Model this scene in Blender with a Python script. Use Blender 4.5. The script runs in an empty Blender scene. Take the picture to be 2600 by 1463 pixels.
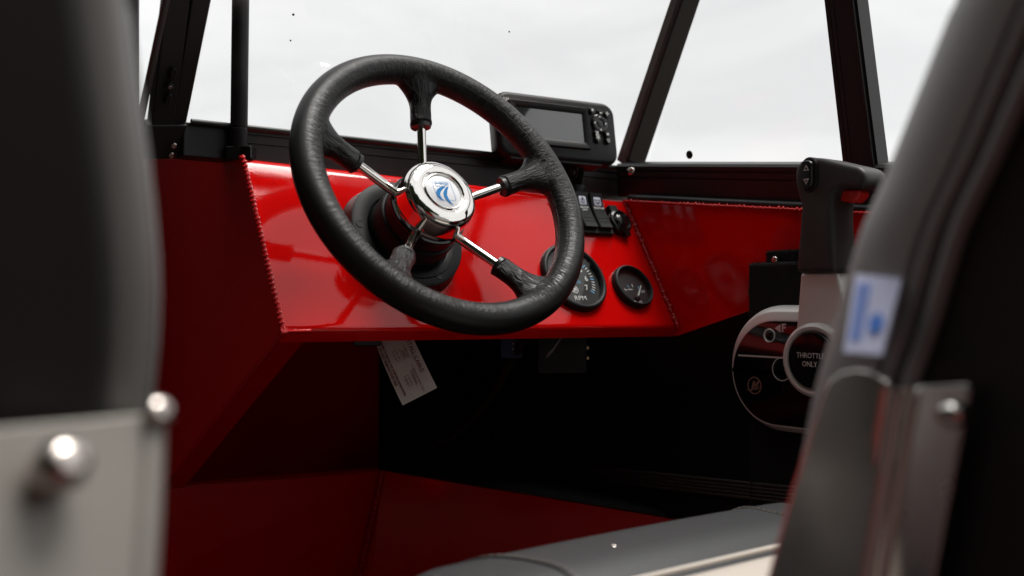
import bpy, math, random
from mathutils import Vector, Matrix, noise as mnoise
random.seed(7)
S = bpy.context.scene
COL = S.collection
V = Vector
# ------------------------------------------------------------------ camera
CAM = V((0, 0, 0.75)); YAW = math.radians(37); PITCH = math.radians(0.65)
cd = bpy.data.cameras.new('camera'); cam = bpy.data.objects.new('camera', cd); COL.objects.link(cam)
cd.sensor_width = 36; cd.lens = 35; cd.clip_start = 0.01; cd.clip_end = 500
cam.location = CAM; cam.rotation_euler = (math.radians(90) + PITCH, 0, -YAW)
cd.dof.use_dof = True; cd.dof.focus_distance = 1.08; cd.dof.aperture_fstop = 3.8
S.camera = cam
# ------------------------------------------------------------------ world (overcast) and sun
SUN_EL, SUN_AZ = math.radians(74), math.radians(112)     # azimuth clockwise from the bow (+Y)
w = bpy.data.worlds.new('World'); S.world = w; w.use_nodes = True
nt = w.node_tree; N = nt.nodes; L = nt.links; N.clear()
out = N.new('ShaderNodeOutputWorld'); bg = N.new('ShaderNodeBackground'); bg.inputs[1].default_value = 0.1
sky = N.new('ShaderNodeTexSky'); sky.sky_type = 'NISHITA'; sky.sun_disc = False
sky.sun_elevation = SUN_EL; sky.sun_rotation = SUN_AZ
tc = N.new('ShaderNodeTexCoord'); mp = N.new('ShaderNodeMapping'); mp.inputs['Scale'].default_value = (1.6, 1.6, 5.0)
nz = N.new('ShaderNodeTexNoise'); nz.inputs['Scale'].default_value = 1.7; nz.inputs['Detail'].default_value = 7; nz.inputs['Roughness'].default_value = 0.55
nz.inputs['Distortion'].default_value = 0.35
cr = N.new('ShaderNodeValToRGB'); e = cr.color_ramp.elements
e[0].position = 0.36; e[0].color = (0.83, 0.83, 0.83, 1); e[1].position = 0.60; e[1].color = (1.0, 0.998, 0.99, 1)
sc = N.new('ShaderNodeVectorMath'); sc.operation = 'SCALE'; sc.inputs['Scale'].default_value = 3.6
mx = N.new('ShaderNodeMix'); mx.data_type = 'RGBA'; mx.inputs[0].default_value = 0.985
L.new(tc.outputs['Generated'], mp.inputs[0]); L.new(mp.outputs[0], nz.inputs['Vector']); L.new(nz.outputs[0], cr.inputs[0])
L.new(cr.outputs[0], sc.inputs[0]); L.new(sky.outputs[0], mx.inputs[6]); L.new(sc.outputs[0], mx.inputs[7])
L.new(mx.outputs[2], bg.inputs[0]); L.new(bg.outputs[0], out.inputs[0])
sl = bpy.data.lights.new('sun', 'SUN'); sl.energy = 1.5; sl.angle = math.radians(30); sl.color = (1, 0.97, 0.92)
so = bpy.data.objects.new('sun', sl); COL.objects.link(so)
sdir = V((math.sin(SUN_AZ) * math.cos(SUN_EL), math.cos(SUN_AZ) * math.cos(SUN_EL), math.sin(SUN_EL)))
so.rotation_euler = sdir.to_track_quat('Z', 'Y').to_euler()
S.render.engine = 'CYCLES'
S.view_settings.view_transform = 'Standard'; S.view_settings.look = 'None'
S.view_settings.exposure = 1.5; S.view_settings.gamma = 1; S.view_settings.use_curve_mapping = False
S.cycles.max_bounces = 8; S.cycles.transparent_max_bounces = 12

# ------------------------------------------------------------------ survey: sight lines of the photograph -> points on real planes
FPX = 2600 * 35 / 36
FW = V((math.sin(YAW) * math.cos(PITCH), math.cos(YAW) * math.cos(PITCH), math.sin(PITCH)))
RT = V((math.cos(YAW), -math.sin(YAW), 0)); UP = RT.cross(FW)
def ray(px, py): return FW + RT * ((px - 1300) / FPX) - UP * ((py - 731.5) / FPX)
def PZ(px, py, z): return CAM + ray(px, py) * z
def on(px, py, p, n):
    d = ray(px, py); return CAM + d * ((V(p) - CAM).dot(n) / d.dot(n))
def onX(px, py, x): return on(px, py, (x, 0, 0), V((1, 0, 0)))
def onY(px, py, y): return on(px, py, (0, y, 0), V((0, 1, 0)))
def frame(o, x, z):
    z = V(z).normalized(); x = V(x); x = (x - z * x.dot(z)).normalized(); y = z.cross(x)
    m = Matrix((x, y, z)).transposed().to_4x4(); m.translation = V(o); return m

# ------------------------------------------------------------------ materials
def mat(name, col, rough=0.5, metal=0.0, spec=0.5, coat=0.0, coatr=0.03):
    m = bpy.data.materials.new(name); m.use_nodes = True
    b = m.node_tree.nodes['Principled BSDF']
    b.inputs['Base Color'].default_value = (*col, 1); b.inputs['Roughness'].default_value = rough
    b.inputs['Metallic'].default_value = metal; b.inputs['Specular IOR Level'].default_value = spec
    b.inputs['Coat Weight'].default_value = coat; b.inputs['Coat Roughness'].default_value = coatr
    return m
def nd(m, t, **kw):
    n = m.node_tree.nodes.new(t)
    for k, v in kw.items():
        if k.startswith('_'): setattr(n, k[1:], v)
        else: n.inputs[k.replace('_', ' ')].default_value = v
    return n
def lk(m, a, b): m.node_tree.links.new(a, b)
def bsdf(m): return m.node_tree.nodes['Principled BSDF']
def bump(m, scale, strength, dist=0.001, detail=4, stretch=None, coord='Object', to=('Normal',), rough=0.5):
    t = nd(m, 'ShaderNodeTexCoord'); n = nd(m, 'ShaderNodeTexNoise', Scale=scale, Detail=detail, Roughness=rough)
    src = t.outputs[coord]
    if stretch:
        q = nd(m, 'ShaderNodeMapping'); q.inputs['Scale'].default_value = stretch; lk(m, src, q.inputs[0]); src = q.outputs[0]
    lk(m, src, n.inputs['Vector'])
    b = nd(m, 'ShaderNodeBump', Strength=strength, Distance=dist); lk(m, n.outputs[0], b.inputs['Height'])
    for i in to: lk(m, b.outputs[0], bsdf(m).inputs[i])
    return n, b
def vary(m, scale, c0, c1, p0=0.4, p1=0.65, detail=5):
    t = nd(m, 'ShaderNodeTexCoord'); n = nd(m, 'ShaderNodeTexNoise', Scale=scale, Detail=detail)
    r = nd(m, 'ShaderNodeValToRGB'); e = r.color_ramp.elements
    e[0].position = p0; e[0].color = (*c0, 1); e[1].position = p1; e[1].color = (*c1, 1)
    lk(m, t.outputs['Object'], n.inputs['Vector']); lk(m, n.outputs[0], r.inputs[0]); lk(m, r.outputs[0], bsdf(m).inputs['Base Color'])
def vary_rough(m, scale, r0, r1, detail=6):
    t = nd(m, 'ShaderNodeTexCoord'); n = nd(m, 'ShaderNodeTexNoise', Scale=scale, Detail=detail)
    r = nd(m, 'ShaderNodeMapRange'); r.inputs['From Min'].default_value = 0.35; r.inputs['From Max'].default_value = 0.7
    r.inputs['To Min'].default_value = r0; r.inputs['To Max'].default_value = r1
    lk(m, t.outputs['Object'], n.inputs['Vector']); lk(m, n.outputs[0], r.inputs[0]); lk(m, r.outputs[0], bsdf(m).inputs['Roughness'])

M = {}
M['red'] = mat('red_gloss_paint', (0.65, 0.0034, 0.003), 0.4, 0, 0.0, 1.0, 0.008)
def orange_peel(m):
    t = nd(m, 'ShaderNodeTexCoord')
    a = nd(m, 'ShaderNodeTexNoise', Scale=420, Detail=2); c = nd(m, 'ShaderNodeTexNoise', Scale=9, Detail=1)
    b1 = nd(m, 'ShaderNodeBump', Strength=0.10, Distance=0.0005); b2 = nd(m, 'ShaderNodeBump', Strength=0.10, Distance=0.006)
    for n_ in (a, c): lk(m, t.outputs['Object'], n_.inputs['Vector'])
    lk(m, c.outputs[0], b2.inputs['Height']); lk(m, a.outputs[0], b1.inputs['Height']); lk(m, b2.outputs[0], b1.inputs['Normal'])
    lk(m, b1.outputs[0], bsdf(m).inputs['Coat Normal']); lk(m, b1.outputs[0], bsdf(m).inputs['Normal'])
orange_peel(M['red'])
def coat_wear(m):
    t = nd(m, 'ShaderNodeTexCoord'); n = nd(m, 'ShaderNodeTexNoise', Scale=14, Detail=8, Roughness=0.7)
    r = nd(m, 'ShaderNodeMapRange'); r.inputs['From Min'].default_value = 0.45; r.inputs['From Max'].default_value = 0.75; r.inputs['To Min'].default_value = 0.006; r.inputs['To Max'].default_value = 0.025
    lk(m, t.outputs['Object'], n.inputs['Vector']); lk(m, n.outputs[0], r.inputs[0]); lk(m, r.outputs[0], bsdf(m).inputs['Coat Roughness'])
coat_wear(M['red'])
M['red_weld'] = mat('red_weld_paint', (0.50, 0.003, 0.004), 0.4, 0, 0.0, 0.9, 0.05); bump(M['red_weld'], 500, 0.3, 0.001)
M['frame'] = mat('black_powder_coat', (0.014, 0.013, 0.0135), 0.42, 0, 0.45); bump(M['frame'], 2600, 0.25, 0.0003)
M['rubber'] = mat('black_rubber_seal', (0.011, 0.011, 0.011), 0.38, 0, 0.5); bump(M['rubber'], 900, 0.1, 0.0003)
M['plastic'] = mat('black_moulded_plastic', (0.011, 0.011, 0.0115), 0.45, 0, 0.25); bump(M['plastic'], 2200, 0.22, 0.0003)
M['gloss'] = mat('black_gloss_plastic', (0.006, 0.006, 0.0065), 0.12, 0, 0.5); vary_rough(M['gloss'], 40, 0.08, 0.2)
M['grip'] = mat('charcoal_grip_rubber', (0.036, 0.034, 0.033), 0.5, 0, 0.4); bump(M['grip'], 1800, 0.2, 0.0003); vary(M['grip'], 30, (0.032, 0.030, 0.029), (0.044, 0.042, 0.040))
M['chrome'] = mat('polished_stainless', (0.90, 0.875, 0.84), 0.035, 1.0); vary_rough(M['chrome'], 60, 0.02, 0.06)
M['silver'] = mat('satin_silver_paint', (0.70, 0.68, 0.66), 0.38, 0.3); bump(M['silver'], 3000, 0.06, 0.0002)
M['bracket'] = mat('brushed_stainless_bracket', (0.74, 0.72, 0.70), 0.30, 0.9); vary_rough(M['bracket'], 25, 0.18, 0.28)
M['screw'] = mat('stainless_screw', (0.62, 0.56, 0.52), 0.22, 1.0)
M['plate'] = mat('satin_aluminium_plate', (0.22, 0.203, 0.183), 0.5, 0.3); vary_rough(M['plate'], 20, 0.38, 0.52)
M['dial'] = mat('black_dial_face', (0.008, 0.008, 0.008), 0.6)
M['white'] = mat('white_print', (0.78, 0.78, 0.76), 0.55)
M['lavender'] = mat('pale_lit_icon_lens', (0.66, 0.67, 0.80), 0.35)
M['blueprint'] = mat('light_blue_print', (0.12, 0.42, 0.70), 0.5)
M['logoblue'] = mat('emblem_blue_print', (0.0, 0.17, 0.46), 0.4, 0, 0.2)
M['emblem'] = mat('emblem_pearl_disc', (0.80, 0.81, 0.84), 0.4, 0, 0.2, 0.15)
M['redprint'] = mat('dark_red_print', (0.20, 0.008, 0.010), 0.7)
M['copper'] = mat('faded_copper_print', (0.25, 0.13, 0.10), 0.5)
M['paper'] = mat('matte_paper_tag', (0.60, 0.56, 0.52), 0.8); vary(M['paper'], 25, (0.74, 0.70, 0.65), (0.84, 0.80, 0.76))
M['fabric_white'] = mat('woven_label_cloth', (0.55, 0.58, 0.78), 0.8); bump(M['fabric_white'], 900, 0.3, 0.0005)
M['label_blue'] = mat('label_blue_thread', (0.06, 0.19, 0.62), 0.8)
M['strap'] = mat('frayed_grey_strap', (0.30, 0.29, 0.28), 0.9); bump(M['strap'], 700, 0.6, 0.001, stretch=(1, 6, 1))
M['carpet'] = mat('black_marine_carpet', (0.018, 0.017, 0.017), 0.95, 0, 0.2); bump(M['carpet'], 700, 0.9, 0.002)
M['pile'] = mat('black_carpet_pile', (0.028, 0.028, 0.028), 0.8, 0, 0.3)
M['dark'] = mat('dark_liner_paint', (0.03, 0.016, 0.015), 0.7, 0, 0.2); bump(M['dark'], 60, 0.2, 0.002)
M['ribbed'] = mat('black_ribbed_trim', (0.06, 0.057, 0.054), 0.35)
M['vinyl'] = mat('charcoal_vinyl', (0.30, 0.30, 0.295), 0.5, 0, 0.45); bump(M['vinyl'], 1100, 0.25, 0.0006)
M['vinyl_lit_roll'] = mat('lit_roll_grey_vinyl', (0.13, 0.124, 0.116), 0.42, 0, 0.5); bump(M['vinyl_lit_roll'], 1100, 0.25, 0.0006)
M['vinyl_black_shade'] = mat('black_and_shaded_vinyl', (0.017, 0.016, 0.0155), 0.55, 0, 0.4); bump(M['vinyl_black_shade'], 900, 0.3, 0.0006)  # black vinyl; on the passenger back shell it stands in for shade
M['vinyl_grey'] = mat('slate_grey_vinyl', (0.024, 0.0255, 0.027), 0.5, 0, 0.45)
M['vinyl_cream'] = mat('cream_vinyl', (0.50, 0.45, 0.40), 0.5); bump(M['vinyl_cream'], 1000, 0.2, 0.0005)
M['thread'] = mat('beige_thread', (0.20, 0.18, 0.16), 0.8)
M['redplastic'] = mat('red_translucent_plastic', (0.62, 0.02, 0.015), 0.25)
M['bluewire'] = mat('dark_blue_connector', (0.01, 0.025, 0.09), 0.5)
M['brass'] = mat('brass_terminal', (0.55, 0.42, 0.25), 0.3, 1.0)
M['screen'] = mat('display_screen', (0.010, 0.010, 0.013), 0.16, 0, 0.6, 1.0, 0.02); bsdf(M['screen']).inputs['Coat IOR'].default_value = 2.1
def speckle(m):
    t = nd(m, 'ShaderNodeTexCoord'); v = nd(m, 'ShaderNodeTexVoronoi', Scale=600); lk(m, t.outputs['Object'], v.inputs['Vector'])
    r = nd(m, 'ShaderNodeValToRGB'); e = r.color_ramp.elements; e[0].position = 0.0; e[0].color = (0.2, 0.22, 0.28, 1); e[1].position = 0.1; e[1].color = (0.009, 0.009, 0.012, 1)
    lk(m, v.outputs['Distance'], r.inputs[0]); lk(m, r.outputs[0], bsdf(m).inputs['Base Color'])
speckle(M['screen'])
bump(M['vinyl_grey'], 900, 0.3, 0.0006)
def leather(m):
    # wrinkles run round the tube; strongest on its inner side (attributes made with the mesh)
    at = nd(m, 'ShaderNodeAttribute', _attribute_name='wrap'); am = nd(m, 'ShaderNodeAttribute', _attribute_name='crease')
    n1 = nd(m, 'ShaderNodeTexNoise', Scale=1, Detail=5, Roughness=0.6, Distortion=0.5)
    n2 = nd(m, 'ShaderNodeTexNoise', Scale=900, Detail=3)
    t = nd(m, 'ShaderNodeTexCoord')
    lk(m, at.outputs['Vector'], n1.inputs['Vector']); lk(m, t.outputs['Object'], n2.inputs['Vector'])
    mr = nd(m, 'ShaderNodeMapRange'); mr.inputs['From Min'].default_value = 0.42; mr.inputs['From Max'].default_value = 0.60
    lk(m, n1.outputs[0], mr.inputs[0])
    mu = nd(m, 'ShaderNodeMath', _operation='MULTIPLY'); lk(m, mr.outputs[0], mu.inputs[0]); lk(m, am.outputs['Fac'], mu.inputs[1])
    b1 = nd(m, 'ShaderNodeBump', Strength=1.0, Distance=0.0015); lk(m, mu.outputs[0], b1.inputs['Height'])
    b2 = nd(m, 'ShaderNodeBump', Strength=0.22, Distance=0.0005); lk(m, n2.outputs[0], b2.inputs['Height']); lk(m, b1.outputs[0], b2.inputs['Normal'])
    lk(m, b2.outputs[0], bsdf(m).inputs['Normal'])
M['leather'] = mat('black_wrinkled_leather', (0.0050, 0.0047, 0.0047), 0.40, 0, 0.40); leather(M['leather'])
def glass_mat(name, tint, amount):
    m = bpy.data.materials.new(name); m.use_nodes = True; n = m.node_tree.nodes; n.clear()
    o = n.new('ShaderNodeOutputMaterial'); mixs = n.new('ShaderNodeMixShader'); tr = n.new('ShaderNodeBsdfTransparent'); gl = n.new('ShaderNodeBsdfGlossy')
    fr = n.new('ShaderNodeFresnel'); fr.inputs[0].default_value = 1.45; ge = n.new('ShaderNodeNewGeometry'); sb = n.new('ShaderNodeMath'); sb.operation = 'SUBTRACT'; sb.inputs[0].default_value = amount; mu = n.new('ShaderNodeMath'); mu.operation = 'MULTIPLY'; mu.inputs[1].default_value = amount
    tr.inputs[0].default_value = (*tint, 1); gl.inputs['Roughness'].default_value = 0.01; gl.inputs[0].default_value = (1, 1, 1, 1)
    l = m.node_tree.links; l.new(fr.outputs[0], mu.inputs[0]); l.new(ge.outputs['Backfacing'], sb.inputs[1]); sb.use_clamp = True; l.new(sb.outputs[0], mu.inputs[1]); l.new(mu.outputs[0], mixs.inputs[0]); l.new(tr.outputs[0], mixs.inputs[1]); l.new(gl.outputs[0], mixs.inputs[2]); l.new(mixs.outputs[0], o.inputs[0])
    return m
M['glass'] = glass_mat('windscreen_glass', (0.985, 0.985, 0.985), 0.8)
M['lens'] = glass_mat('gauge_lens', (0.97, 0.97, 0.97), 0.9)
M['bark'] = mat('tree_bark', (0.10, 0.075, 0.055), 0.9); bump(M['bark'], 20, 0.6, 0.02)
M['leaf'] = mat('dark_foliage', (0.035, 0.055, 0.018), 0.6); vary(M['leaf'], 1.2, (0.022, 0.038, 0.012), (0.075, 0.10, 0.03))
M['ground'] = mat('gravel_ground', (0.12, 0.105, 0.09), 0.95); vary(M['ground'], 3, (0.10, 0.085, 0.07), (0.17, 0.15, 0.125)); bump(M['ground'], 30, 0.6, 0.02)

# ------------------------------------------------------------------ mesh builder
class MB:
    def __init__(s): s.v = []; s.f = []
    def add(s, vs, fs, m=None):
        o = len(s.v); s.v += [tuple(m @ V(p)) if m else tuple(p) for p in vs]; s.f += [tuple(i + o for i in f) for f in fs]; return s
    def box(s, a, b, m=None):
        x0, y0, z0 = a; x1, y1, z1 = b
        return s.add([(x0,y0,z0),(x1,y0,z0),(x1,y1,z0),(x0,y1,z0),(x0,y0,z1),(x1,y0,z1),(x1,y1,z1),(x0,y1,z1)],
                     [(3,2,1,0),(4,5,6,7),(0,1,5,4),(1,2,6,5),(2,3,7,6),(3,0,4,7)], m)
    def prism(s, pts, z0, z1, m=None):
        n = len(pts); a = sum(pts[i][0]*pts[(i+1)%n][1]-pts[(i+1)%n][0]*pts[i][1] for i in range(n))
        if a < 0: pts = pts[::-1]
        vs = [(p[0], p[1], z0) for p in pts] + [(p[0], p[1], z1) for p in pts]
        fs = [tuple(range(n))[::-1], tuple(range(n, 2*n))] + [(i, (i+1)%n, n+(i+1)%n, n+i) for i in range(n)]
        return s.add(vs, fs, m)
    def slab(s, pts, t, toward=None):
        """flat polygon of world points with thickness t laid behind it (away from the viewer point)"""
        pts = [V(p) for p in pts]; n = V((0,0,0))
        for i in range(len(pts)): n += pts[i].cross(pts[(i+1) % len(pts)])
        n.normalize(); k = len(pts)
        if n.dot((toward or CAM) - pts[0]) < 0: pts = pts[::-1]; n = -n
        b = [p - n * t for p in pts]
        return s.add(pts + b, [tuple(range(k)), tuple(range(k, 2*k))[::-1]] + [((i+1)%k, i, k+i, k+(i+1)%k) for i in range(k)])
    def lathe(s, prof, seg=48, m=None, a0=0, caps=True):
        """profile [(r,z)] turned round Z"""
        vs = []; fs = []; n = len(prof)
        for k in range(seg):
            a = a0 + 2*math.pi*k/seg; vs += [(r*math.cos(a), r*math.sin(a), z) for r, z in prof]
        for k in range(seg):
            k2 = (k+1) % seg
            for i in range(n-1): fs.append((k*n+i, k2*n+i, k2*n+i+1, k*n+i+1))
        if caps and prof[0][0] > 1e-6: fs.append(tuple(k*n for k in range(seg))[::-1])
        if caps and prof[-1][0] > 1e-6: fs.append(tuple(k*n+n-1 for k in range(seg)))
        return s.add(vs, fs, m)
    def tube(s, path, rad, seg=12, caps=True, flat=1.0):
        path = [V(p) for p in path]; n = len(path); vs = []; fs = []; prev = None
        for i, p in enumerate(path):
            d = (path[min(i+1,n-1)] - path[max(i-1,0)]).normalized()
            if prev is None: x = d.orthogonal().normalized()
            else: x = (prev - d*prev.dot(d)).normalized()
            prev = x; y = d.cross(x); r = rad(i/(n-1)) if callable(rad) else rad
            vs += [p + x*(r*math.cos(2*math.pi*k/seg)) + y*(r*flat*math.sin(2*math.pi*k/seg)) for k in range(seg)]
        for i in range(n-1):
            for k in range(seg): fs.append((i*seg+k, i*seg+(k+1)%seg, (i+1)*seg+(k+1)%seg, (i+1)*seg+k))
        if caps: fs += [tuple(range(seg))[::-1], tuple(range((n-1)*seg, n*seg))]
        return s.add(vs, fs)
    def rr(s, w, h, r, secs, m=None, k=6):
        """rounded-rectangle loft: secs [(z, inset)]"""
        vs = []; fs = []; cnt = 4*(k+1)
        for z, ins in secs:
            W, H, R = w/2-ins, h/2-ins, max(r-ins, 0.0004)
            for cx, cy, a0 in ((W-R,H-R,0),(-W+R,H-R,90),(-W+R,-H+R,180),(W-R,-H+R,270)):
                for i in range(k+1):
                    a = math.radians(a0 + 90*i/k); vs.append((cx+R*math.cos(a), cy+R*math.sin(a), z))
        for j in range(len(secs)-1):
            for i in range(cnt): fs.append((j*cnt+i, j*cnt+(i+1)%cnt, (j+1)*cnt+(i+1)%cnt, (j+1)*cnt+i))
        fs += [tuple(range(cnt))[::-1], tuple(range((len(secs)-1)*cnt, len(secs)*cnt))]
        return s.add(vs, fs, m)
    def build(s, name, material, parent=None, smooth=40, bev=0, bseg=3, sub=0, label=None):
        me = bpy.data.meshes.new(name); me.from_pydata(s.v, [], s.f); me.validate(); me.update()
        me.materials.append(M[material])
        if smooth:
            me.polygons.foreach_set('use_smooth', [True]*len(me.polygons)); me.set_sharp_from_angle(angle=math.radians(smooth))
        o = bpy.data.objects.new(name, me); COL.objects.link(o)
        if parent: o.parent = parent
        if bev:
            b = o.modifiers.new('bevel', 'BEVEL'); b.width = bev; b.segments = bseg; b.limit_method = 'ANGLE'; b.angle_limit = math.radians(35); b.harden_normals = False
        if sub:
            q = o.modifiers.new('sub', 'SUBSURF'); q.levels = sub; q.render_levels = sub
        if label: o['label'] = label
        return o
def thing(name, label, cat, m=None, group=None):
    o = bpy.data.objects.new(name, None); COL.objects.link(o); o.empty_display_size = 0.05
    if m is not None: o.matrix_world = m if isinstance(m, Matrix) else Matrix.Translation(m)
    o['label'] = label; o['category'] = cat
    if group: o['group'] = group
    return o
def wthing(name, label, cat, group=None): return thing(name, label, cat, Matrix.Identity(4), group)
def text(s, size, m, z=0.0, name='lettering', material='white', parent=None, align='CENTER', depth=0.00006, xs=1.0, rot=0.0, at=(0,0), bold=0.0):
    cu = bpy.data.curves.new('t', 'FONT'); cu.body = s; cu.size = size; cu.align_x = align; cu.align_y = 'CENTER'; cu.extrude = depth; cu.resolution_u = 2; cu.offset = bold
    ob = bpy.data.objects.new('t', cu); COL.objects.link(ob)
    dg = bpy.context.evaluated_depsgraph_get(); me = bpy.data.meshes.new_from_object(ob.evaluated_get(dg))
    bpy.data.objects.remove(ob); bpy.data.curves.remove(cu)
    T = Matrix.Translation((at[0], at[1], z)) @ Matrix.Rotation(rot, 4, 'Z') @ Matrix.Diagonal((xs, 1, 1, 1))
    if m is not None: T = m @ T
    me.transform(T); me.materials.clear(); me.materials.append(M[material]); me.name = name
    o = bpy.data.objects.new(name, me); COL.objects.link(o)
    if parent: o.parent = parent
    return o
def weld(a, b, pitch, r, normal, jit=0.15):
    """stacked-coin bead from a to b"""
    a, b, n = V(a), V(b), V(normal).normalized(); d = (b-a); ln = d.length; d.normalize(); sdv = d.cross(n); mb = MB(); k = max(2, int(ln/pitch))
    for i in range(k+1):
        c = a + d*(ln*i/k) + sdv*random.uniform(-jit, jit)*r*0.5; rr_ = r*.80*random.uniform(1-jit, 1+jit); tilt = 0.5
        vs = []; fs = []; A, B = 10, 4
        for q in range(B+1):
            ph = math.pi/2*q/B
            for p in range(A):
                th = 2*math.pi*p/A
                loc = d*(0.62*rr_*math.cos(ph)*math.cos(th)) + sdv*(rr_*math.cos(ph)*math.sin(th)) + n*(rr_*0.5*math.sin(ph)) 
                loc += d*(tilt*rr_*0.62*math.sin(ph))
                vs.append(c+loc)
        for q in range(B):
            for p in range(A): fs.append((q*A+p, q*A+(p+1)%A, (q+1)*A+(p+1)%A, (q+1)*A+p))
        mb.add(vs, fs)
    # root fillet under the coins
    mb.tube([a - n*r*0.30, b - n*r*0.30], r*0.55, 8)
    return mb
def rivet(m, r, parent, material='screw', hole=True, name='screw'):
    mb = MB(); pr = [(r, -r*0.3), (r, 0.0), (r*0.9, r*0.3), (r*0.55, r*0.45)]
    pr += [(r*0.4, r*0.42), (r*0.36, 0.0), (0, 0.0)] if hole else [(r*0.3, r*0.55), (0, r*0.58)]
    mb.lathe(pr, 20, m); return mb.build(name, material, parent, 50)

def soften(mb, name, material, parent, voxel=.0014, iters=20):
    t = mb.build('tmp', material, None, 0); r = t.modifiers.new('r', 'REMESH'); r.mode = 'VOXEL'; r.voxel_size = voxel
    q = t.modifiers.new('s', 'SMOOTH'); q.iterations = iters; q.factor = .5
    me = bpy.data.meshes.new_from_object(t.evaluated_get(bpy.context.evaluated_depsgraph_get())); bpy.data.objects.remove(t)
    me.name = name; me.polygons.foreach_set('use_smooth', [True]*len(me.polygons)); me.materials.clear(); me.materials.append(M[material])
    o = bpy.data.objects.new(name, me); COL.objects.link(o); o.parent = parent; return o
def dense(p, k=5):
    out_ = []
    for i in range(len(p)-1):
        p0, p1, p2, p3 = p[max(i-1,0)], p[i], p[i+1], p[min(i+2,len(p)-1)]
        for j in range(k):
            t = j/k; out_.append(tuple(.5*((2*b)+(-a+c)*t+(2*a-5*b+4*c-d)*t*t+(-a+3*b-3*c+d)*t**3) for a,b,c,d in zip(p0,p1,p2,p3)))
    return out_+[p[-1]]
# ================================================================== SETTING
g = MB(); g.box((-150,-150,-0.5), (150,150,-0.45)); o = g.build('ground', 'ground', None, 0); o['kind'] = 'structure'

# boat hull: floor, side walls, footwell, foredeck
HZ = 0.75
hull = wthing('boat_hull', 'red painted aluminium hull of the open boat around the footwell', 'boat')
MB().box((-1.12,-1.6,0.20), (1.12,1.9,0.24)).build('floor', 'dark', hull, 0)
MB().slab([(-1.05,-1.6,.24),(-1.05,1.9,.24),(-1.05,1.9,.89),(-1.05,-1.6,.80)], .03, V((0,0,.6))).build('port_side', 'carpet', hull, 0)
MB().slab([(1.02,-1.6,.24),(1.02,1.9,.24),(1.02,1.9,.86),(1.02,-1.6,.72)], .03, V((0,0,.6))).build('starboard_side', 'carpet', hull, 0)
MB().slab([(-1.1,-1.6,.24),(1.1,-1.6,.24),(1.1,-1.6,.78),(-1.1,-1.6,.78)], .03, V((0,0,.6))).build('transom', 'red', hull, 0)
# foredeck over the knee space, and forward bulkhead
fdk = MB(); fdk.box((.402,.99,.862), (1.06,1.9,.874)); fdk.box((-1.03,.99,.862), (-.21,1.9,.874)); fdk.box((-.209,1.325,.862), (.384,1.9,.874)); fdk.build('foredeck', 'red', hull, 0)
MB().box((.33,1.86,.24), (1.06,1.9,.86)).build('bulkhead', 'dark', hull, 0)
MB().box((-.22,1.30,.24), (.384,1.32,1.14)).build('bow_sky_blocker', 'frame', hull, 0, .004)  # tall dark panel added out of view to block sky mirrored in the side panel
# inboard liner of the knee space (dark, behind the cut-out)
MB().slab([(.41,1.26,.30),(.41,1.50,.30),(.41,1.50,.85),(.41,1.26,.85)], .006, V((.7,1,.5))).build('inner_liner', 'red', hull, 0)
fw = [onY(300,1248,1.235), onY(970,1196,1.235)]
c_top = fw[1]; c_bot = PZ(905,1463,1.425)
kt = MB(); kt.slab([fw[0], c_top, c_bot, c_bot+V((-.5,0,-.02))], .012); kt.slab([c_bot+V((-.5,0,-.02)), c_bot, c_bot+V((-.03,-.02,-.16)), c_bot+V((-.5,-.02,-.16))], .012)
kick = kt.build('kick_panel', 'red', hull, 0)
s_top = onX(1700,1317,.935)
MB().slab([c_top, s_top, s_top+(s_top-c_top)*1.2, c_bot+(s_top-c_top)*2.2+V((0,0,-.08)), c_bot+V((.004,-.01,-.16)), c_bot], .012).build('bilge_panel', 'red', hull, 0)
weld(c_top+V((-.003,-.006,0)), c_bot+V((-.003,-.006,-.02)), .0075, .0050, CAM-c_top).build('weld_bead', 'red_weld', kick, 60)
weld(fw[0]+V((0,-.001,0)), c_top+V((0,-.001,0)), .004, .0014, V((0,-.6,.8))).build('weld_bead', 'red_weld', kick, 60)
# carpeted ledge over the bilge panel, recess behind the kick panel
l0, l1 = onX(1235,1172,1.005), onX(1985,1256,.90)
MB().slab([c_top+V((0,0,.002)), s_top+V((0,0,.002)), s_top+(s_top-c_top)*1.2, l1+(l1-l0)*.6, l1, l0, PZ(960,1110,1.55)], .01).build('carpeted_ledge', 'carpet', hull, 0)
MB().box((.40,1.50,.24), (.845,1.52,.86)).build('recess_panel', 'red', hull, 0); MB().box((.845,1.44,.24), (1.0,1.52,.86)).build('recess_carpet', 'carpet', hull, 0)
dirn = (l1-l0).normalized(); trim = MB()
for k in range(5):
    trim.tube([l0+V((0,0,.0042*k-.008)), l1+dirn*.15+V((0,0,.0042*k-.008))], .0021, 8)
trim.build('ribbed_edge_trim', 'ribbed', hull, 60)
# inner carpeted wall under the gunwale
MB().slab([(.962,1.5,.30),(.962,.2,.30),(.962,.2,.80),(.962,1.5,.84)], .01).build('side_carpet', 'carpet', hull, 0)
# port console opposite (helps close the cockpit on that side)
MB().prism([(.985,.25),(.985,.895),(.88,.722),(.93,.25)], -1.04, -.20, Matrix(((0,0,1,0),(1,0,0,0),(0,1,0,0),(0,0,0,1)))).build('port_console', 'red', hull, 0, .006)

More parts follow.
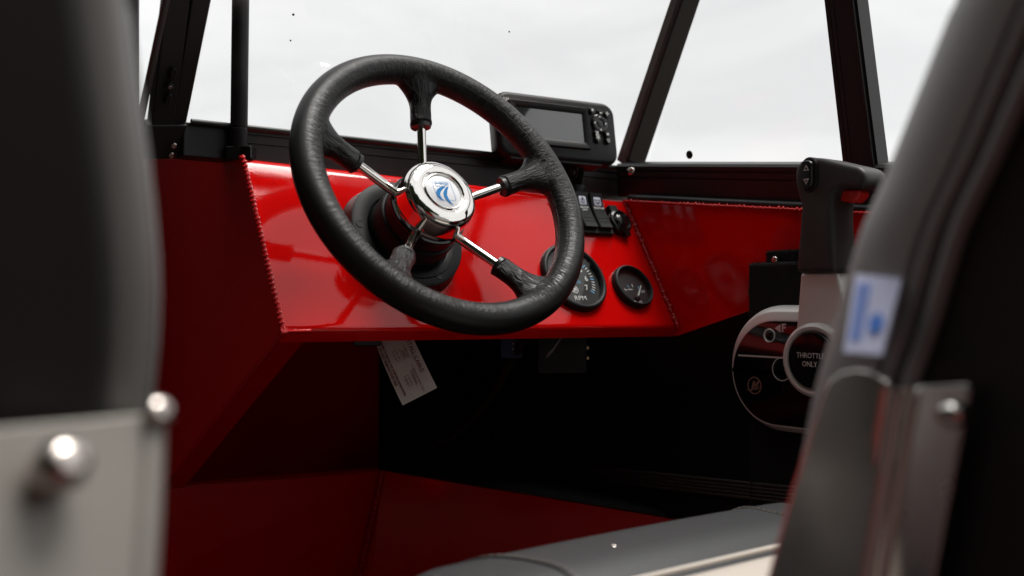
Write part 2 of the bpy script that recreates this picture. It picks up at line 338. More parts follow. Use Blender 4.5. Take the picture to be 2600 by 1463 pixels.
# ================================================================== DASHBOARD
ED = math.radians(30); ND = V((0,-math.cos(ED),math.sin(ED))); G0 = PZ(1602,732,1.24); XA = V((1,0,0))
DF = frame(G0, XA, ND)                       # dash frame: x starboard, y up the face, z out of the face
def duv(px, py, lift=0.0):
    q = DF.inverted() @ on(px, py, G0 + ND*lift, ND); return q.x, q.y
dash = wthing('dashboard', 'glossy red welded helm dashboard carrying the wheel and gauges', 'dashboard')
TL, BL, TR, BR = (on(*p, G0, ND) for p in ((612,400),(716,836),(1586,512),(1711,829)))
XL, XR = .390, .917
def dl(x, f):                                # point on dash: f 0 bottom .. 1 top
    a = BL.lerp(BR, (x-XL)/(XR-XL)); b = TL.lerp(TR, (x-XL)/(XR-XL)); return a.lerp(b, f)
mb = MB(); cols = 24; prof_n = None; vs = []; fs = []
for i in range(cols+1):
    x = XL + (XR-XL)*i/cols; t = dl(x,1); b = dl(x,0); t.x = b.x = x
    pr = []
    r = .010                                   # rolled top edge
    back = V((0,1,.02)).normalized(); up = (t-b).normalized()
    for k in range(6):
        q = k/5; pr.append((t-up*r).lerp(t,q).lerp(t.lerp(t+back*r,q), q))
    pr += [t+back*.03, t+back*.05-V((0,0,.02))]
    lo = []
    low = V((0,.55,-1)).normalized(); r2 = .005
    for k in range(5):
        q = k/4; lo.append((b+up*r2).lerp(b,q).lerp(b.lerp(b+low*r2,q), q))
    lo += [b+low*.0145, b+low*.0150+V((0,.003,.001)), b+low*.006+V((0,.006,.004)), b+V((0,.02,.03))]
    vs += lo[::-1] + pr
pn = len(vs)//(cols+1)
for i in range(cols):
    for k in range(pn-1): fs.append((i*pn+k, (i+1)*pn+k, (i+1)*pn+k+1, i*pn+k+1))
face = MB().add(vs, fs).build('dash_face', 'red', dash, 45)
# inboard (port) side panel in the plane x = .39 with its sloping cut-out and flange
pa = onX(716,838,XL); pb = onX(405,1240,XL); pc = onX(300,405,XL); ptl = V((XL, TL.y, TL.z))
pf = pb + (pb-pa)*.5
tz = lambda y: ptl.z + (pc.z-ptl.z)*(y-ptl.y)/(pc.y-ptl.y)
sm_ = MB(); LK = V((0,.5,.75))
for a_, b_ in (((ptl,pa),(V((XL,pb.y,tz(pb.y))),pb)), ((V((XL,pb.y,tz(pb.y))),pb),(V((XL,pf.y,tz(pf.y))),pf))): sm_.slab([a_[0],a_[1],b_[1],b_[0]], .004, LK)
side = sm_.build('side_panel', 'red', dash, 0)
fl0 = [pa+V((.0,-.0,-.012)), pf+V((0,0,-.012)), pf+V((.026,.004,.0)), pa+V((.026,.004,0))]
d_ed = (pb-pa).normalized()
MB().slab([pa+V((.004,0,-.002)), pf+V((.004,0,-.002)), pf+V((.031,.0,-.002)), pa+V((.031,0,-.002))], .003, pa+V((0,-.5,-.5))).build('flange', 'red', side, 0, .001)
MB().tube([pa+V((.002,-.001,0)), pf+V((.002,-.001,0))], .0035, 10).build('folded_edge', 'red', side, 60)
weld(V((XL+.001,TL.y-.002,TL.z)), V((XL+.001,BL.y-.002,BL.z-.003)), .0052, .0038, V((-.6,-.75,.3))).build('weld_bead', 'red_weld', face, 60)
weld(V((XL+.001,TL.y,TL.z+.001)), V((XL+.001,pc.y,pc.z+.001)), .0050, .0030, V((-.7,-.2,.6)), .4).build('weld_bead', 'red_weld', side, 60)
# starboard gunwale panel
gt0 = onX(1586,512,XR); gt1 = onX(2200,543,.925); gt2 = gt1+(gt1-gt0)*.9
gb0 = V((XR,BR.y,BR.z-.012)); gb1 = onX(1900,790,.921); gb2 = gb1+(gt1-gt0)*1.4
gun = MB().slab([gt0+V((0,.03,.003)), gt1, gt2, gb2+V((0,0,.01)), gb1, gb0, gb0+V((0,.05,0)), gt0+V((0,.06,.003))], .005, V((0,.5,.75))).build('gunwale_panel', 'red', dash, 0)
weld(gt0+V((-.002,0,.001)), gt2+V((-.002,0,.001)), .0062, .0036, V((-.75,0,.65)), .3).build('weld_bead', 'red_weld', gun, 60)
weld(V((XR-.002,TR.y-.002,TR.z)), V((XR-.002,BR.y-.003,BR.z)), .0042, .0036, V((-.8,-.6,.1)), .4).build('weld_bead', 'red_weld', gun, 60)

# ================================================================== WINDSCREEN
ws = wthing('windscreen', 'black framed boat windscreen with clear panes above the red dash', 'windscreen')
YW = 1.0; rake = math.radians(32); lean = math.radians(11); H0 = onY(470,312,YW).z
fup = V((0,-math.sin(rake),math.cos(rake)))
cpost_b = onX(1612,420,.935); 
corner_up = V((-.045,-.12,.2)).normalized()
def rail(a, b, upv, h, outn, t, groove=True):
    """profiled bar a->b (bottom edge of inner face), height h along upv, inner face normal outn"""
    a, b = V(a), V(b); d = (b-a).normalized(); outn = (V(outn)-d*V(outn).dot(d)).normalized(); upv = V(upv); upv = (upv-d*upv.dot(d)).normalized()
    pr = [(0,0),(0,.55*h)]
    if groove:
        for q in (.60,.80): pr += [(0,q*h-.0012),(-.0022,q*h-.0008),(-.0022,q*h+.0008),(.0,q*h+.0012)]
    pr += [(0,h-.003),(-.003,h),(-t,h),(-t,0)]
    vs = [a+outn*p+upv*q for p,q in pr] + [b+outn*p+upv*q for p,q in pr]; n = len(pr)
    return MB().add(vs, [tuple(range(n)), tuple(range(n,2*n))[::-1]] + [((i+1)%n, i, n+i, n+(i+1)%n) for i in range(n)])
aft = V((0,-1,0)); rail_h = .046
fa = V((.394, YW+.004, H0-rail_h*.92)); fb = V((.975, YW+.004, H0-rail_h*.92))
fr_n = V((0,-math.cos(rake*.3),math.sin(rake*.3)))
rail(fa, fb, V((0,-.05,1)), rail_h, aft, .03).build('front_rail', 'frame', ws, 30)
MB().tube([V((.345,YW-.004,H0+.001)), V((.93,YW-.004,H0+.001))], .0032, 10).build('rubber_seal', 'rubber', ws, 60)
MB().box((.338,YW-.001,.8945), (.3935,YW+.028,H0+.001)).build('rail_end', 'frame', ws, 0, .0015)
# side rail on the gunwale
sb0 = gt0+V((.016,.03,.010)); sb1 = gt2+V((.022,0,.010))
st0 = cpost_b; 
rail(sb0, sb1, V((-.19,0,1)), .0445, V((-1,0,-.19)), .03).build('side_rail', 'frame', ws, 30)
MB().tube([sb0+V((-.006,-.03,-.005)), sb1+V((-.006,0,-.005))], .0055, 12).build('rubber_seal', 'rubber', ws, 60)
# corner post
def post(b0, b1, t0, t1, thick, nrm):
    """tapered flat post between bottom pair and top pair of world points"""
    n = V(nrm).normalized(); p = [V(b0),V(b1),V(t1),V(t0)]
    return MB().slab(p, thick)
def up_from(px0, py0, px1, py1, X=None, Y=None, slope=None, length=.34):
    """post edge through two sight lines; base on plane X or Y, leaning plane given by its normal"""
    pass
Nfront = V((0,-math.cos(rake),-math.sin(rake)))            # front pane plane (raked aft upwards)
Pf = V((.6, YW, H0))
Nside = V((-math.cos(lean),0,-math.sin(lean))); Pside = V((.932,.9,.92))
def onF(px,py): return on(px,py,Pf,Nfront)
def onS(px,py): return on(px,py,Pside,Nside)
cpb = [onF(1588,424), onF(1632,424)]; cpt = [onF(1733,0), onF(1775,0)]
ext = .35
cp = [cpb[0], cpb[1], cpt[1]+(cpt[1]-cpb[1])*ext, cpt[0]+(cpt[0]-cpb[0])*ext]
MB().slab(cp, .022).build('corner_post', 'frame', ws, 0, .002)
off = V((.012,-.004,0))
MB().tube([cp[1]+V((.001,.004,0)), cp[2]+V((.001,.004,0))], .003, 8).build('rubber_seal', 'rubber', ws, 60)
rivet(frame(onX(1602,435,.912), (0,1,0), (-1,-.5,-.1)), .0052, ws)
# aft side post with two grooves
apb = [onS(2143,440), onS(2228,440)]; apt = [onS(2093,0), onS(2172,0)]
ap = [apb[0]+(apb[0]-apt[0])*.08, apb[1]+(apb[1]-apt[1])*.08, apt[1]+(apt[1]-apb[1])*ext, apt[0]+(apt[0]-apb[0])*ext]
a_, b_, c_, d_ = ap
def strip(q0, q1, t, lift): 
    l = lambda q: (a_.lerp(b_,q)-Nside*-1*0, d_.lerp(c_,q))
    p = [l(q0)[0], l(q1)[0], l(q1)[1], l(q0)[1]]; return [x+Nside*lift for x in p]
apo = MB()
for q0, q1, lf in ((0,.13,0),(.13,.15,-.002),(.15,.28,0),(.28,.30,-.002),(.30,.80,.0),(.80,.82,-.002),(.82,.93,.001),(.93,1,-.003)):
    apo.slab(strip(q0,q1,0,lf), .02)
apo.build('aft_post', 'frame', ws, 0)
# glass panes and their top rail
gf = [onF(456,318)+V((0,.006,0)), onF(1600,424)+V((0,.006,0)), cp[2]+V((-.01,.006,0)), onF(528,-150)+V((0,.006,0))]
MB().slab(gf, .005).build('front_pane', 'glass', ws, 0)
gs = [V(p)-Nside*0.010 for p in (onS(1632,424), ap[0], ap[3], onS(1800,-150))]
MB().slab(gs, .005).build('side_pane', 'glass', ws, 0)
MB().tube([onF(420,-160), cp[2].lerp(cp[3],.5), ap[3].lerp(ap[2],.5)], .014, 12).build('top_rail', 'frame', ws, 50)
for px, py, r_ in ((749,35,.0014),(742,101,.0010),(1298,79,.0011)):
    MB().lathe([(r_,0),(r_*.8,.0006),(0,.0008)], 7, frame(onF(px,py)+V((0,.004,0)), (1,0,.3), Nfront)).build('speck', 'dial', ws, 0)
# small round sticker on the side pane
stk = frame(onS(1752,393), (0,-1,.0), Nside); sn = MB().lathe([(.0052,.0),(.0052,.0006),(0,.0006)], 32, stk @ Matrix.Translation((0,0,.0008))).build('round_sticker', 'plastic', ws, 50)
text('N', .0055, stk, .0017, 'sticker_print', 'frame', sn, rot=math.radians(-20))
# port end of the helm screen: inner post, slot, hinged leaf with catch and bolts
q_b = [onF(404,398), onF(464,398)]
def fpost(pxs_b, yb, pxs_t, lift, mat_, name, th=.018, bev_=.0015):
    b0, b1, t0, t1 = onF(pxs_b[0],yb), onF(pxs_b[1],yb), onF(pxs_t[0],0), onF(pxs_t[1],0)
    p = [b0, b1, t1+(t1-b1)*ext, t0+(t0-b0)*ext]; p = [x+Nfront*lift for x in p]
    return MB().slab(p, th).build(name, mat_, ws, 0, bev_)
fpost((436,470),330,(487,537),.0,'frame','end_post')
fpost((428,446),352,(478,492),-.008,'rubber','post_slot',.01,0)
fpost((376,432),372,(418,480),.004,'frame','hinged_leaf_post')
MB().tube([onF(348,330)+Nfront*.004, onF(418,0)+(onF(418,0)-onF(348,330))*.3+Nfront*.004], .0035, 10).build('edge_trim', 'ribbed', ws, 60)
MB().slab([onF(350,400)+Nfront*.006, onF(447,398)+Nfront*.006, onF(472,312)+Nfront*.006, onF(372,312)+Nfront*.006], .016).build('foot_plate', 'frame', ws, 0, .0015)
for py, px in ((361,436),(385,430)):
    rivet(frame(onF(px,py)+Nfront*.009, (1,0,0), Nfront), .0034, ws)
ct = frame(onF(424,211)+Nfront*.009, (1,0,0), Nfront)
cm = MB(); cm.rr(.0075,.0075,.0036,[(-.003,0),(.002,0),(.003,.0008)], ct); cm.rr(.0056,.013,.0026,[(-.003,0),(.001,0),(.0018,.0006)], ct @ Matrix.Translation((.001,.0125,0))); cm.rr(.0056,.012,.0026,[(-.003,0),(.001,0),(.0018,.0006)], ct @ Matrix.Translation((.001,-.013,0)))
cm.build('catch', 'plastic', ws, 45)
rivet(ct @ Matrix.Translation((0,0,.0022)), .0022, ws)

# ================================================================== ANTENNA POLE
ap0 = PZ(606,397,1.03); pole = thing('antenna_pole', 'slim black tube on a swivel foot at the dash corner', 'pole', ap0)
pdir = V((.008,-.004,1)).normalized()
pl = MB(); pl.tube([pdir*.032, pdir*.62], .0088, 20); pl.build('mast', 'plastic', pole, 50)
pl = MB(); pl.lathe([(.0088,.008),(.0092,.012),(.0092,.028),(.0083,.0285),(.0083,.030),(.0088,.0305),(.0086,.034),(0,.034)], 28); pl.build('collar', 'plastic', pole, 40)
ft = frame((0.002,0,0), RT, (0,0,1))
MB().rr(.029,.020,.004,[(-.004,0),(.0085,0),(.0095,.001)], ft).build('swivel_foot', 'plastic', pole, 40)
MB().rr(.012,.022,.003,[(-.003,0),(.0088,0),(.0096,.001)], ft @ Matrix.Translation((.0085,-.001,0))).build('lock_lug', 'gloss', pole, 40)

# ================================================================== STEERING HELM (bezel on the dash)
EW = math.radians(29); NW = V((0,-math.cos(EW),math.sin(EW))); CW = PZ(1135,477,1.0); WF = frame(CW, XA, NW)
dd = (CW-G0).dot(ND)
hb = thing('steering_helm', 'black moulded round helm bezel behind the steering wheel', 'helm', WF)
zb = -dd - .004
lo = MB(); lo.lathe([(.0700,zb),(.0700,zb+.003),(.0655,zb+.020),(.0655,zb+.0225),(.0635,zb+.0238),(.050,zb+.0242),(.0478,zb+.0236),(.0470,zb+.019),(.0462,zb+.019),(.0455,zb+.0245),(.0445,-.060),(.0435,-.0585),(.0415,-.0583),(.0410,-.056),(.0405,-.0425),(.0,-.0425)], 72); lo.build('bezel', 'plastic', hb, 35)
lo = MB()
for r0 in (.0560,):
    pts = [(r0*math.cos(a), r0*math.sin(a), zb+.0243) for a in [math.radians(q) for q in range(-130,-18,6)]]; lo.tube(pts, .0006, 6)
lo.build('raised_rib', 'plastic', hb, 60)
for a in (172, 52, -68):
    x, y = .057*math.cos(math.radians(a)), .057*math.sin(math.radians(a))
    MB().lathe([(.0044,zb+.0240),(.0044,zb+.0246),(.0040,zb+.0246),(.0040,zb+.0243),(0,zb+.0243)], 20, Matrix.Translation((x,y,0))).build('screw_hole', 'dial', hb, 40)

# ================================================================== STEERING WHEEL
wh = thing('steering_wheel', 'black leather wrapped five spoke steering wheel with polished hub', 'steering wheel', WF)
R0, RT0 = .1495, .0158; SP = [math.radians(a) for a in (85.5,157.5,229.5,301.5,13.5)]
mb = MB(); NU, NVV = 160, 24; vs = []; fs = []
for i in range(NU):
    a = 2*math.pi*i/NU
    for k in range(NVV):
        b = 2*math.pi*k/NVV; rr_ = R0+RT0*math.cos(b); vs.append((rr_*math.cos(a), rr_*math.sin(a), RT0*math.sin(b)))
for i in range(NU):
    for k in range(NVV): fs.append((i*NVV+k, ((i+1)%NU)*NVV+k, ((i+1)%NU)*NVV+(k+1)%NVV, i*NVV+(k+1)%NVV))
mb.add(vs, fs)
def sz(r): return -.33*max(0, .1495-r)     # dish of the spokes
for a in SP:
    er, et = V((math.cos(a),math.sin(a),0)), V((-math.sin(a),math.cos(a),0)); n = 26; seg = 24; vs = []; fs = []
    for i in range(n):
        t = i/(n-1); r = .1495 - t*(.1495-.092)
        wt = .0112 + .040*max(0,1-t*1.25)**2.6 + .0006*math.sin(t*9); th = .0108 + .0046*(1-t)**1.5
        if t > .93: wt += .0010; th += .0010
        for k in range(seg):
            q = 2*math.pi*k/seg; vs.append(er*r + et*(wt*math.cos(q)) + V((0,0,sz(r)+th*math.sin(q))))
    for i in range(n-1):
        for k in range(seg): fs.append((i*seg+(k+1)%seg, i*seg+k, (i+1)*seg+k, (i+1)*seg+(k+1)%seg))
    fs += [tuple(range(seg)), tuple(range((n-1)*seg, n*seg))[::-1]]; mb.add(vs, fs)
tmp = mb.build('tmp', 'leather', None, 0)
rm = tmp.modifiers.new('r', 'REMESH'); rm.mode = 'VOXEL'; rm.voxel_size = .0014; rm.adaptivity = 0
sm = tmp.modifiers.new('s', 'SMOOTH'); sm.iterations = 14; sm.factor = .5
dg = bpy.context.evaluated_depsgraph_get(); me = bpy.data.meshes.new_from_object(tmp.evaluated_get(dg)); bpy.data.objects.remove(tmp)
me.name = 'rim'; me.polygons.foreach_set('use_smooth', [True]*len(me.polygons))
me.attributes.new('wrap', 'FLOAT_VECTOR', 'POINT'); me.attributes.new('crease', 'FLOAT', 'POINT')
wv = []; cv = []
for v in me.vertices:
    x, y, z = v.co; a = math.atan2(y,x); rho = math.hypot(x,y); b = math.atan2(z, rho-R0)
    s_near = min(abs(math.atan2(math.sin(a-s), math.cos(a-s))) for s in SP)
    inner = max(0.0, min(1.0, .35 - (rho-R0)/RT0*.75))
    boot = max(0.0, min(1.0, (R0-RT0*.6-rho)/.012)) 
    off_ = mnoise.noise(v.co*38)*.9
    wv += [math.cos(a)*R0*(330 if boot < .5 else 230)+off_*1.2, math.sin(a)*R0*(330 if boot < .5 else 230)+off_, b*1.3 + rho*(60 if boot > 0 else 8)]
    cv.append((inner*(.55+.45*math.exp(-(s_near/.35)**2))*(1-.35*boot)+.015) * (0.55 + 0.6*(0.5+mnoise.noise(v.co*14))))
me.attributes['wrap'].data.foreach_set('vector', wv); me.attributes['crease'].data.foreach_set('value', cv)
me.materials.clear(); me.materials.append(M['leather'])
rim = bpy.data.objects.new('rim', me); COL.objects.link(rim); rim.parent = wh
for a in SP:
    er = V((math.cos(a),math.sin(a),0))
    MB().tube([er*.096+V((0,0,sz(.096))), er*.060+V((0,0,sz(.060))), er*.030+V((0,0,sz(.030)))], .0049, 20).build('spoke', 'chrome', wh, 60)
    MB().tube([er*.0945+V((0,0,sz(.0945))), er*.0905+V((0,0,sz(.0905)))], .0104, 20).build('boot_cuff', 'rubber', wh, 50)
zt = -.006
hubp = [(.0405,-.0415),(.0412,-.0405),(.0412,-.0395),(.0400,-.0390),(.0402,-.030),(.0402,-.0165),(.0396,-.0125),(.0380,-.0092),(.0352,-.0068),(.0318,-.0056),(.0272,-.0050),(.0246,-.0053),(.0232,-.0062),(.0224,-.0072),(.0217,-.0066),(.0211,-.0056),(.0204,-.0056),(.0199,-.0064),(.0197,-.0082),(.0,-.0082)]
MB().lathe([(.0425,-.0435),(.0432,-.042),(.0432,-.0395),(.0425,-.0385),(.0,-.0385)], 64).build('hub_collar', 'gloss', wh, 40)
hub = MB().lathe(hubp, 96).build('hub_cap', 'chrome', wh, 75)
emb = MB().lathe([(.0196,-.0084),(.0196,-.0072),(.0185,-.0064),(.0,-.0058)], 64).build('emblem', 'emblem', hub, 50)
# emblem print, mounted upside down as in the photo
EM = Matrix.Rotation(math.radians(183), 4, 'Z'); ez = -.00578
def flat(pts, z, material, parent, name='emblem_print', m=None): return MB().prism(pts, z, z+.00012, m).build(name, material, parent, 0)
w_, h_, r_, t_ = .0112, .0114, .0026, .00034
ring = []; rin = []
def rrpts(w, h, r, k=6):
    p = []
    for cx, cy, a0 in ((w-r,h-r,0),(-w+r,h-r,90),(-w+r,-h+r,180),(w-r,-h+r,270)):
        for i in range(k+1): a = math.radians(a0+90*i/k); p.append((cx+r*math.cos(a), cy+r*math.sin(a)))
    return p
def ringmesh(po, pi, z, m, material, parent, name='emblem_print'):
    n = len(po); vs = [(*p,z) for p in po]+[(*p,z) for p in pi]; return MB().add(vs, [(i,(i+1)%n,n+(i+1)%n,n+i) for i in range(n)], m).build(name, material, parent, 0)
ringmesh(rrpts(w_,h_,r_), rrpts(w_-t_,h_-t_,r_-t_), ez+.0002, EM, 'logoblue', emb)
def sail(x0, y0, x1, y1, bow, bow2, k=14):
    p = []
    for i in range(k+1):
        t = i/k; q = math.sin(math.pi*t); p.append((x0+(x1-x0)*t+bow*q, y0+(y1-y0)*t))
    for i in range(k,-1,-1):
        t = i/k; q = math.sin(math.pi*t); p.append((x0+(x1-x0)*t+bow2*q, y0+(y1-y0)*t))
    return p
def sail_mesh(a):
    p = sail(*a); k = 15; vs = [(*q, ez+.0002) for q in p]; n = len(p)
    return MB().add(vs, [(i, i+1, n-2-i, n-1-i) for i in range(k-1)], EM).build('emblem_print', 'logoblue', emb, 0)
def epx(x, y): q = WF.inverted() @ on(950+x/5.173, 380+y/5.173, CW+NW*ez, NW); return (q.x, q.y, ez+.0003)
for pts in ([(978,480),(960,540),(957,600),(978,650),(1012,695),(1058,738),(1000,705),(950,660),(920,612),(908,565),(925,520),(945,497)],
            [(938,488),(902,518),(872,555),(865,600),(888,640),(932,670),(880,652),(838,612),(815,565),(822,530),(852,502),(895,486)]):
    n_ = len(pts); h2 = n_//2; vs_ = [epx(*p) for p in pts]
    MB().add(vs_, [(k, k+1, n_-2-k, n_-1-k) for k in range(h2-1)]).build('emblem_print', 'logoblue', emb, 0)
MB().tube([epx(*p) for p in ((800,462),(828,486),(846,474),(882,486),(918,472),(960,466))], .00022, 6).build('emblem_print', 'logoblue', emb, 0)
text('Windboat', .0041, EM, ez+.0002, 'lettering', 'logoblue', emb, at=(0,-.0092))

# ================================================================== GAUGES
def gauge(name, label, px, py, r):
    u, v = duv(px, py); G = thing(name, label, 'gauge', DF @ Matrix.Translation((u,v,0)), 'round gauges on the dash')
    MB().lathe([(r,-.001),(r,.004),(r*.985,.0070),(r*.95,.0086),(r*.91,.0090),(r*.875,.0082),(r*.855,.0062),(r*.845,.004),(r*.840,.001)], 72, caps=False).build('bezel', 'plastic', G, 40)
    d = MB().lathe([(r*.855,-.0005),(r*.855,.0015),(0,.0015)], 64).build('dial', 'dial', G, 40)
    MB().lathe([(r*.848,.0050),(r*.848,.0053),(0,.0056)], 64).build('lens', 'lens', G, 40)
    return G, d
TG, TD = gauge('tachometer', 'large round black tachometer half hidden by the wheel rim', 1453, 708, .0462)
rt = .0462
for i in range(0, 71):
    if i % 2: continue
    a = math.radians(222 - 262*i/70); big = i % 10 == 0
    r0, r1 = rt*.60 if not big else rt*.58, rt*.70; c, s_ = math.cos(a), math.sin(a); wd = .0006 if not big else .0009
    p = [(c*r0-s_*wd, s_*r0+c*wd), (c*r1-s_*wd, s_*r1+c*wd), (c*r1+s_*wd, s_*r1-c*wd), (c*r0+s_*wd, s_*r0-c*wd)]
    MB().prism(p, .0016, .0018).build('tick', 'blueprint' if big else 'white', TD, 0)
for k in range(8):
    a = math.radians(222-262*k/7); text(str(k), .0098, None, .0017, 'numeral', 'white', TD, at=(rt*.445*math.cos(a), rt*.445*math.sin(a)), bold=.0002)
text('RPM', .0082, None, .0017, 'lettering', 'white', TD, at=(0,-rt*.60), xs=1.25)
text('x1000', .0060, None, .0017, 'lettering', 'blueprint', TD, at=(.002,-rt*.12))
lgx, lgy = -.004, -rt*.34
def merc(parent, cx, cy, s, z, material, m=None):
    # ring with a slanted M and a wave across it
    po = [(cx+s*math.cos(a), cy+s*math.sin(a)) for a in [2*math.pi*i/36 for i in range(36)]]; pi_ = [(cx+s*.86*math.cos(a), cy+s*.86*math.sin(a)) for a in [2*math.pi*i/36 for i in range(36)]]
    ringmesh(po, pi_, z, m, material, parent, 'logo')
    q = s; P = [(-.45,-.35),(-.18,.52),(.08,.52),(.13,.10),(.42,.52),(.70,.52),(.42,-.20),(.20,-.20),(.38,.22),(.12,-.12),(-.04,-.12),(-.06,.22),(-.22,-.35)]
    tri = [(0,1,2,11,12),(2,3,10,11),(3,4,9,10),(4,5,6,7,8),(3,4,9,10)]
    MB().add([(cx+x*q, cy+y*q, z) for x,y in P], [(0,1,11,12),(1,2,11),(2,3,10,11),(3,4,9,10),(4,5,8,9),(5,6,7,8)], m).build('logo', material, parent, 0)
    for j in range(2):
        top = [(-1.25+i*.19, -.55-.16*j+ (i/12)*.55+.07*math.sin(i*1.3)) for i in range(13)]; th = [.10*math.sin(math.pi*(i+.4)/13) for i in range(13)]
        vs = [(cx+x*q, cy+y*q, z) for x,y in top]+[(cx+x*q, cy+(y-t)*q, z) for (x,y),t in zip(top,th)]
        MB().add(vs, [(i,i+1,13+i+1,13+i) for i in range(12)], m).build('logo', material, parent, 0)
merc(TD, lgx, lgy, .0052, .0018, 'white')
MB().prism([(-.0011,0),(.0011,0),(.0004,.028),(-.0004,.028)], .003, .0036, Matrix.Rotation(math.radians(222-90),4,'Z')).build('needle', 'white', TG, 0)
MB().lathe([(.004,.0016),(.004,.0042),(.003,.005),(0,.005)], 24).build('needle_hub', 'plastic', TG, 40)
RG, RD = gauge('trim_gauge', 'small round black trim gauge by the dash corner weld', 1602, 732, .0300)
r2 = .0300; piv = (.0015,-r2*.52)
for a, c in ((138,'white'),(112,'blueprint'),(88,'white'),(58,'blueprint')):
    a = math.radians(a); c0, s0 = math.cos(a), math.sin(a); ra, rb, wd = .0165, .0205, .0005
    p = [(piv[0]+c0*ra-s0*wd, piv[1]+s0*ra+c0*wd),(piv[0]+c0*rb-s0*wd, piv[1]+s0*rb+c0*wd),(piv[0]+c0*rb+s0*wd, piv[1]+s0*rb-c0*wd),(piv[0]+c0*ra+s0*wd, piv[1]+s0*ra-c0*wd)]
    MB().prism(p, .0016, .0018).build('tick', c, RD, 0)
text('UP', .0052, None, .0017, 'lettering', 'white', RD, at=(.0165,-.006))
text('TRIM', .0048, None, .0017, 'lettering', 'white', RD, at=(.001,-r2*.70), xs=1.2)
MB().prism([(-.0065,.0002),(.0,.0008),(.0055,.0002),(0,-.0004)], .0016, .0018, Matrix.Translation((-.004,-.003,0))).build('engine_symbol', 'white', RD, 0)
MB().prism([(-.0010,0),(.0010,0),(.0005,.0225),(-.0005,.0225)], .003, .0036, Matrix.Translation((piv[0],piv[1],0)) @ Matrix.Rotation(math.radians(52-90),4,'Z')).build('needle', 'white', RG, 0)
MB().lathe([(.0035,.0016),(.0035,.0042),(.0025,.005),(0,.005)], 24, Matrix.Translation((piv[0],piv[1],0))).build('needle_hub', 'plastic', RG, 40)

# ================================================================== SWITCH PANEL
b1u, b1v = duv(1480,602); b2u, b2v = duv(1556,602); t1u, t1v = duv(1500,500,.010)
pw = .0805; ph = .0640; sx = b2u - pw/2; sy = b2v + ph/2
SW = thing('switch_panel', 'black rocker switch panel at the top right of the dash', 'switch panel', DF @ Matrix.Translation((sx,sy,0)))
fr_ = MB(); fr_.rr(pw, ph, .003, [(-.001,0),(.0035,0),(.0055,.0015)]); fr_.build('mounting_frame', 'plastic', SW, 40)
RWID, RHT = .0215, .050
def rocker(cx, lines, icon):
    k = 14; prof = []
    for i in range(k+1):
        t = i/k; y = -RHT/2+RHT*t; z = .0095 + .0055*(2*abs(t-.5))**2 * (1.0 if t > .5 else .35); prof.append((y,z))
    vs = []; fs = []
    xs_ = [(-RWID/2, -.0012), (-RWID/2+.0012, 0), (RWID/2-.0012, 0), (RWID/2, -.0012)]
    for x, dz in xs_: vs += [(cx+x, y, z+dz) for y,z in prof]
    n = k+1
    for j in range(3):
        for i in range(k): fs.append((j*n+i, (j+1)*n+i, (j+1)*n+i+1, j*n+i+1))
    b0 = len(vs); 
    for x in (-RWID/2, RWID/2): vs += [(cx+x, y, .004) for y,z in prof]
    for i in range(k):
        fs.append((b0+i, i, i+1, b0+i+1)); fs.append((3*n+i, b0+n+i, b0+n+i+1, 3*n+i+1))
    fs += [(b0, b0+n, 3*n, 2*n, n, 0), (k, n+k, 2*n+k, 3*n+k, b0+n+k, b0+k)]
    rk = MB().add(vs, fs).build('rocker', 'plastic', SW, 35)
    def sf(x, y):                        # surface point
        t = (y+RHT/2)/RHT; return V((cx+x, y, .0095+.0055*(2*abs(t-.5))**2*(1.0 if t > .5 else .35)))
    dm = MB()
    for y in (-.0110,-.0162):
        for x in (-.0066,-.0022,.0022,.0066): dm.lathe([(.0011,-.0003),(.0010,.0003),(.0006,.0008),(0,.0009)], 10, Matrix.Translation(sf(x,y)))
    for x in (-.0066,-.0022,.0022,.0066): dm.lathe([(.0009,-.0003),(.0008,.0002),(0,.0006)], 8, Matrix.Translation(sf(x,.0215)))
    dm.build('grip_dots', 'plastic', rk, 50)
    y = .0140; p = sf(0,y); p2 = sf(0,y+.001); sl_ = math.atan2(p2.z-p.z, .001)
    im = Matrix.Translation(p) @ Matrix.Rotation(sl_,4,'X')
    ic = MB().rr(.0118,.0118,.0018,[(-.0004,0),(.0004,0),(.0005,.0002)], im).build('icon_lens', 'lavender', rk, 40)
    if icon == 'lamp':
        a = MB(); a.tube([im @ V((.0021*math.cos(q),.0021*math.sin(q)-.0004,.0007)) for q in [2*math.pi*i/16 for i in range(17)]], .00028, 5)
        for i in range(8):
            q = 2*math.pi*i/8+.39; a.tube([im @ V((.0028*math.cos(q),.0028*math.sin(q)-.0004,.0007)), im @ V((.0043*math.cos(q),.0043*math.sin(q)-.0004,.0007))], .00024, 5)
        a.tube([im @ V((0,.0015,.0007)), im @ V((0,.0043,.0007))], .0006, 6); a.build('icon', 'dial', ic, 0)
    else:
        a = MB(); a.tube([im @ V(q) for q in ((-.0045,.0025,.0007),(-.0036,.0018,.0007),(.0036,.0018,.0007),(.0045,.0026,.0007))], .0003, 5)
        a.tube([im @ V(q) for q in ((-.004,.0016,.0007),(-.0034,-.0014,.0007),(0,-.0036,.0007),(.0034,-.0014,.0007),(.0040,.0016,.0007))], .0003, 5)
        a.tube([im @ V(q) for q in ((-.001,-.001,.0007),(.003,-.001,.0007))], .0003, 5); a.tube([im @ V(q) for q in ((0,-.0022,.0007),(0,-.0036,.0007))], .0007, 5); a.build('icon', 'dial', ic, 0)
    for i, s in enumerate(lines):
        yy = .0046-.0036*i; p = sf(0,yy)
        text(s, .0040, Matrix.Translation(p+V((0,0,.0004))), 0, 'lettering', 'white', rk, xs=.82, bold=.00005)
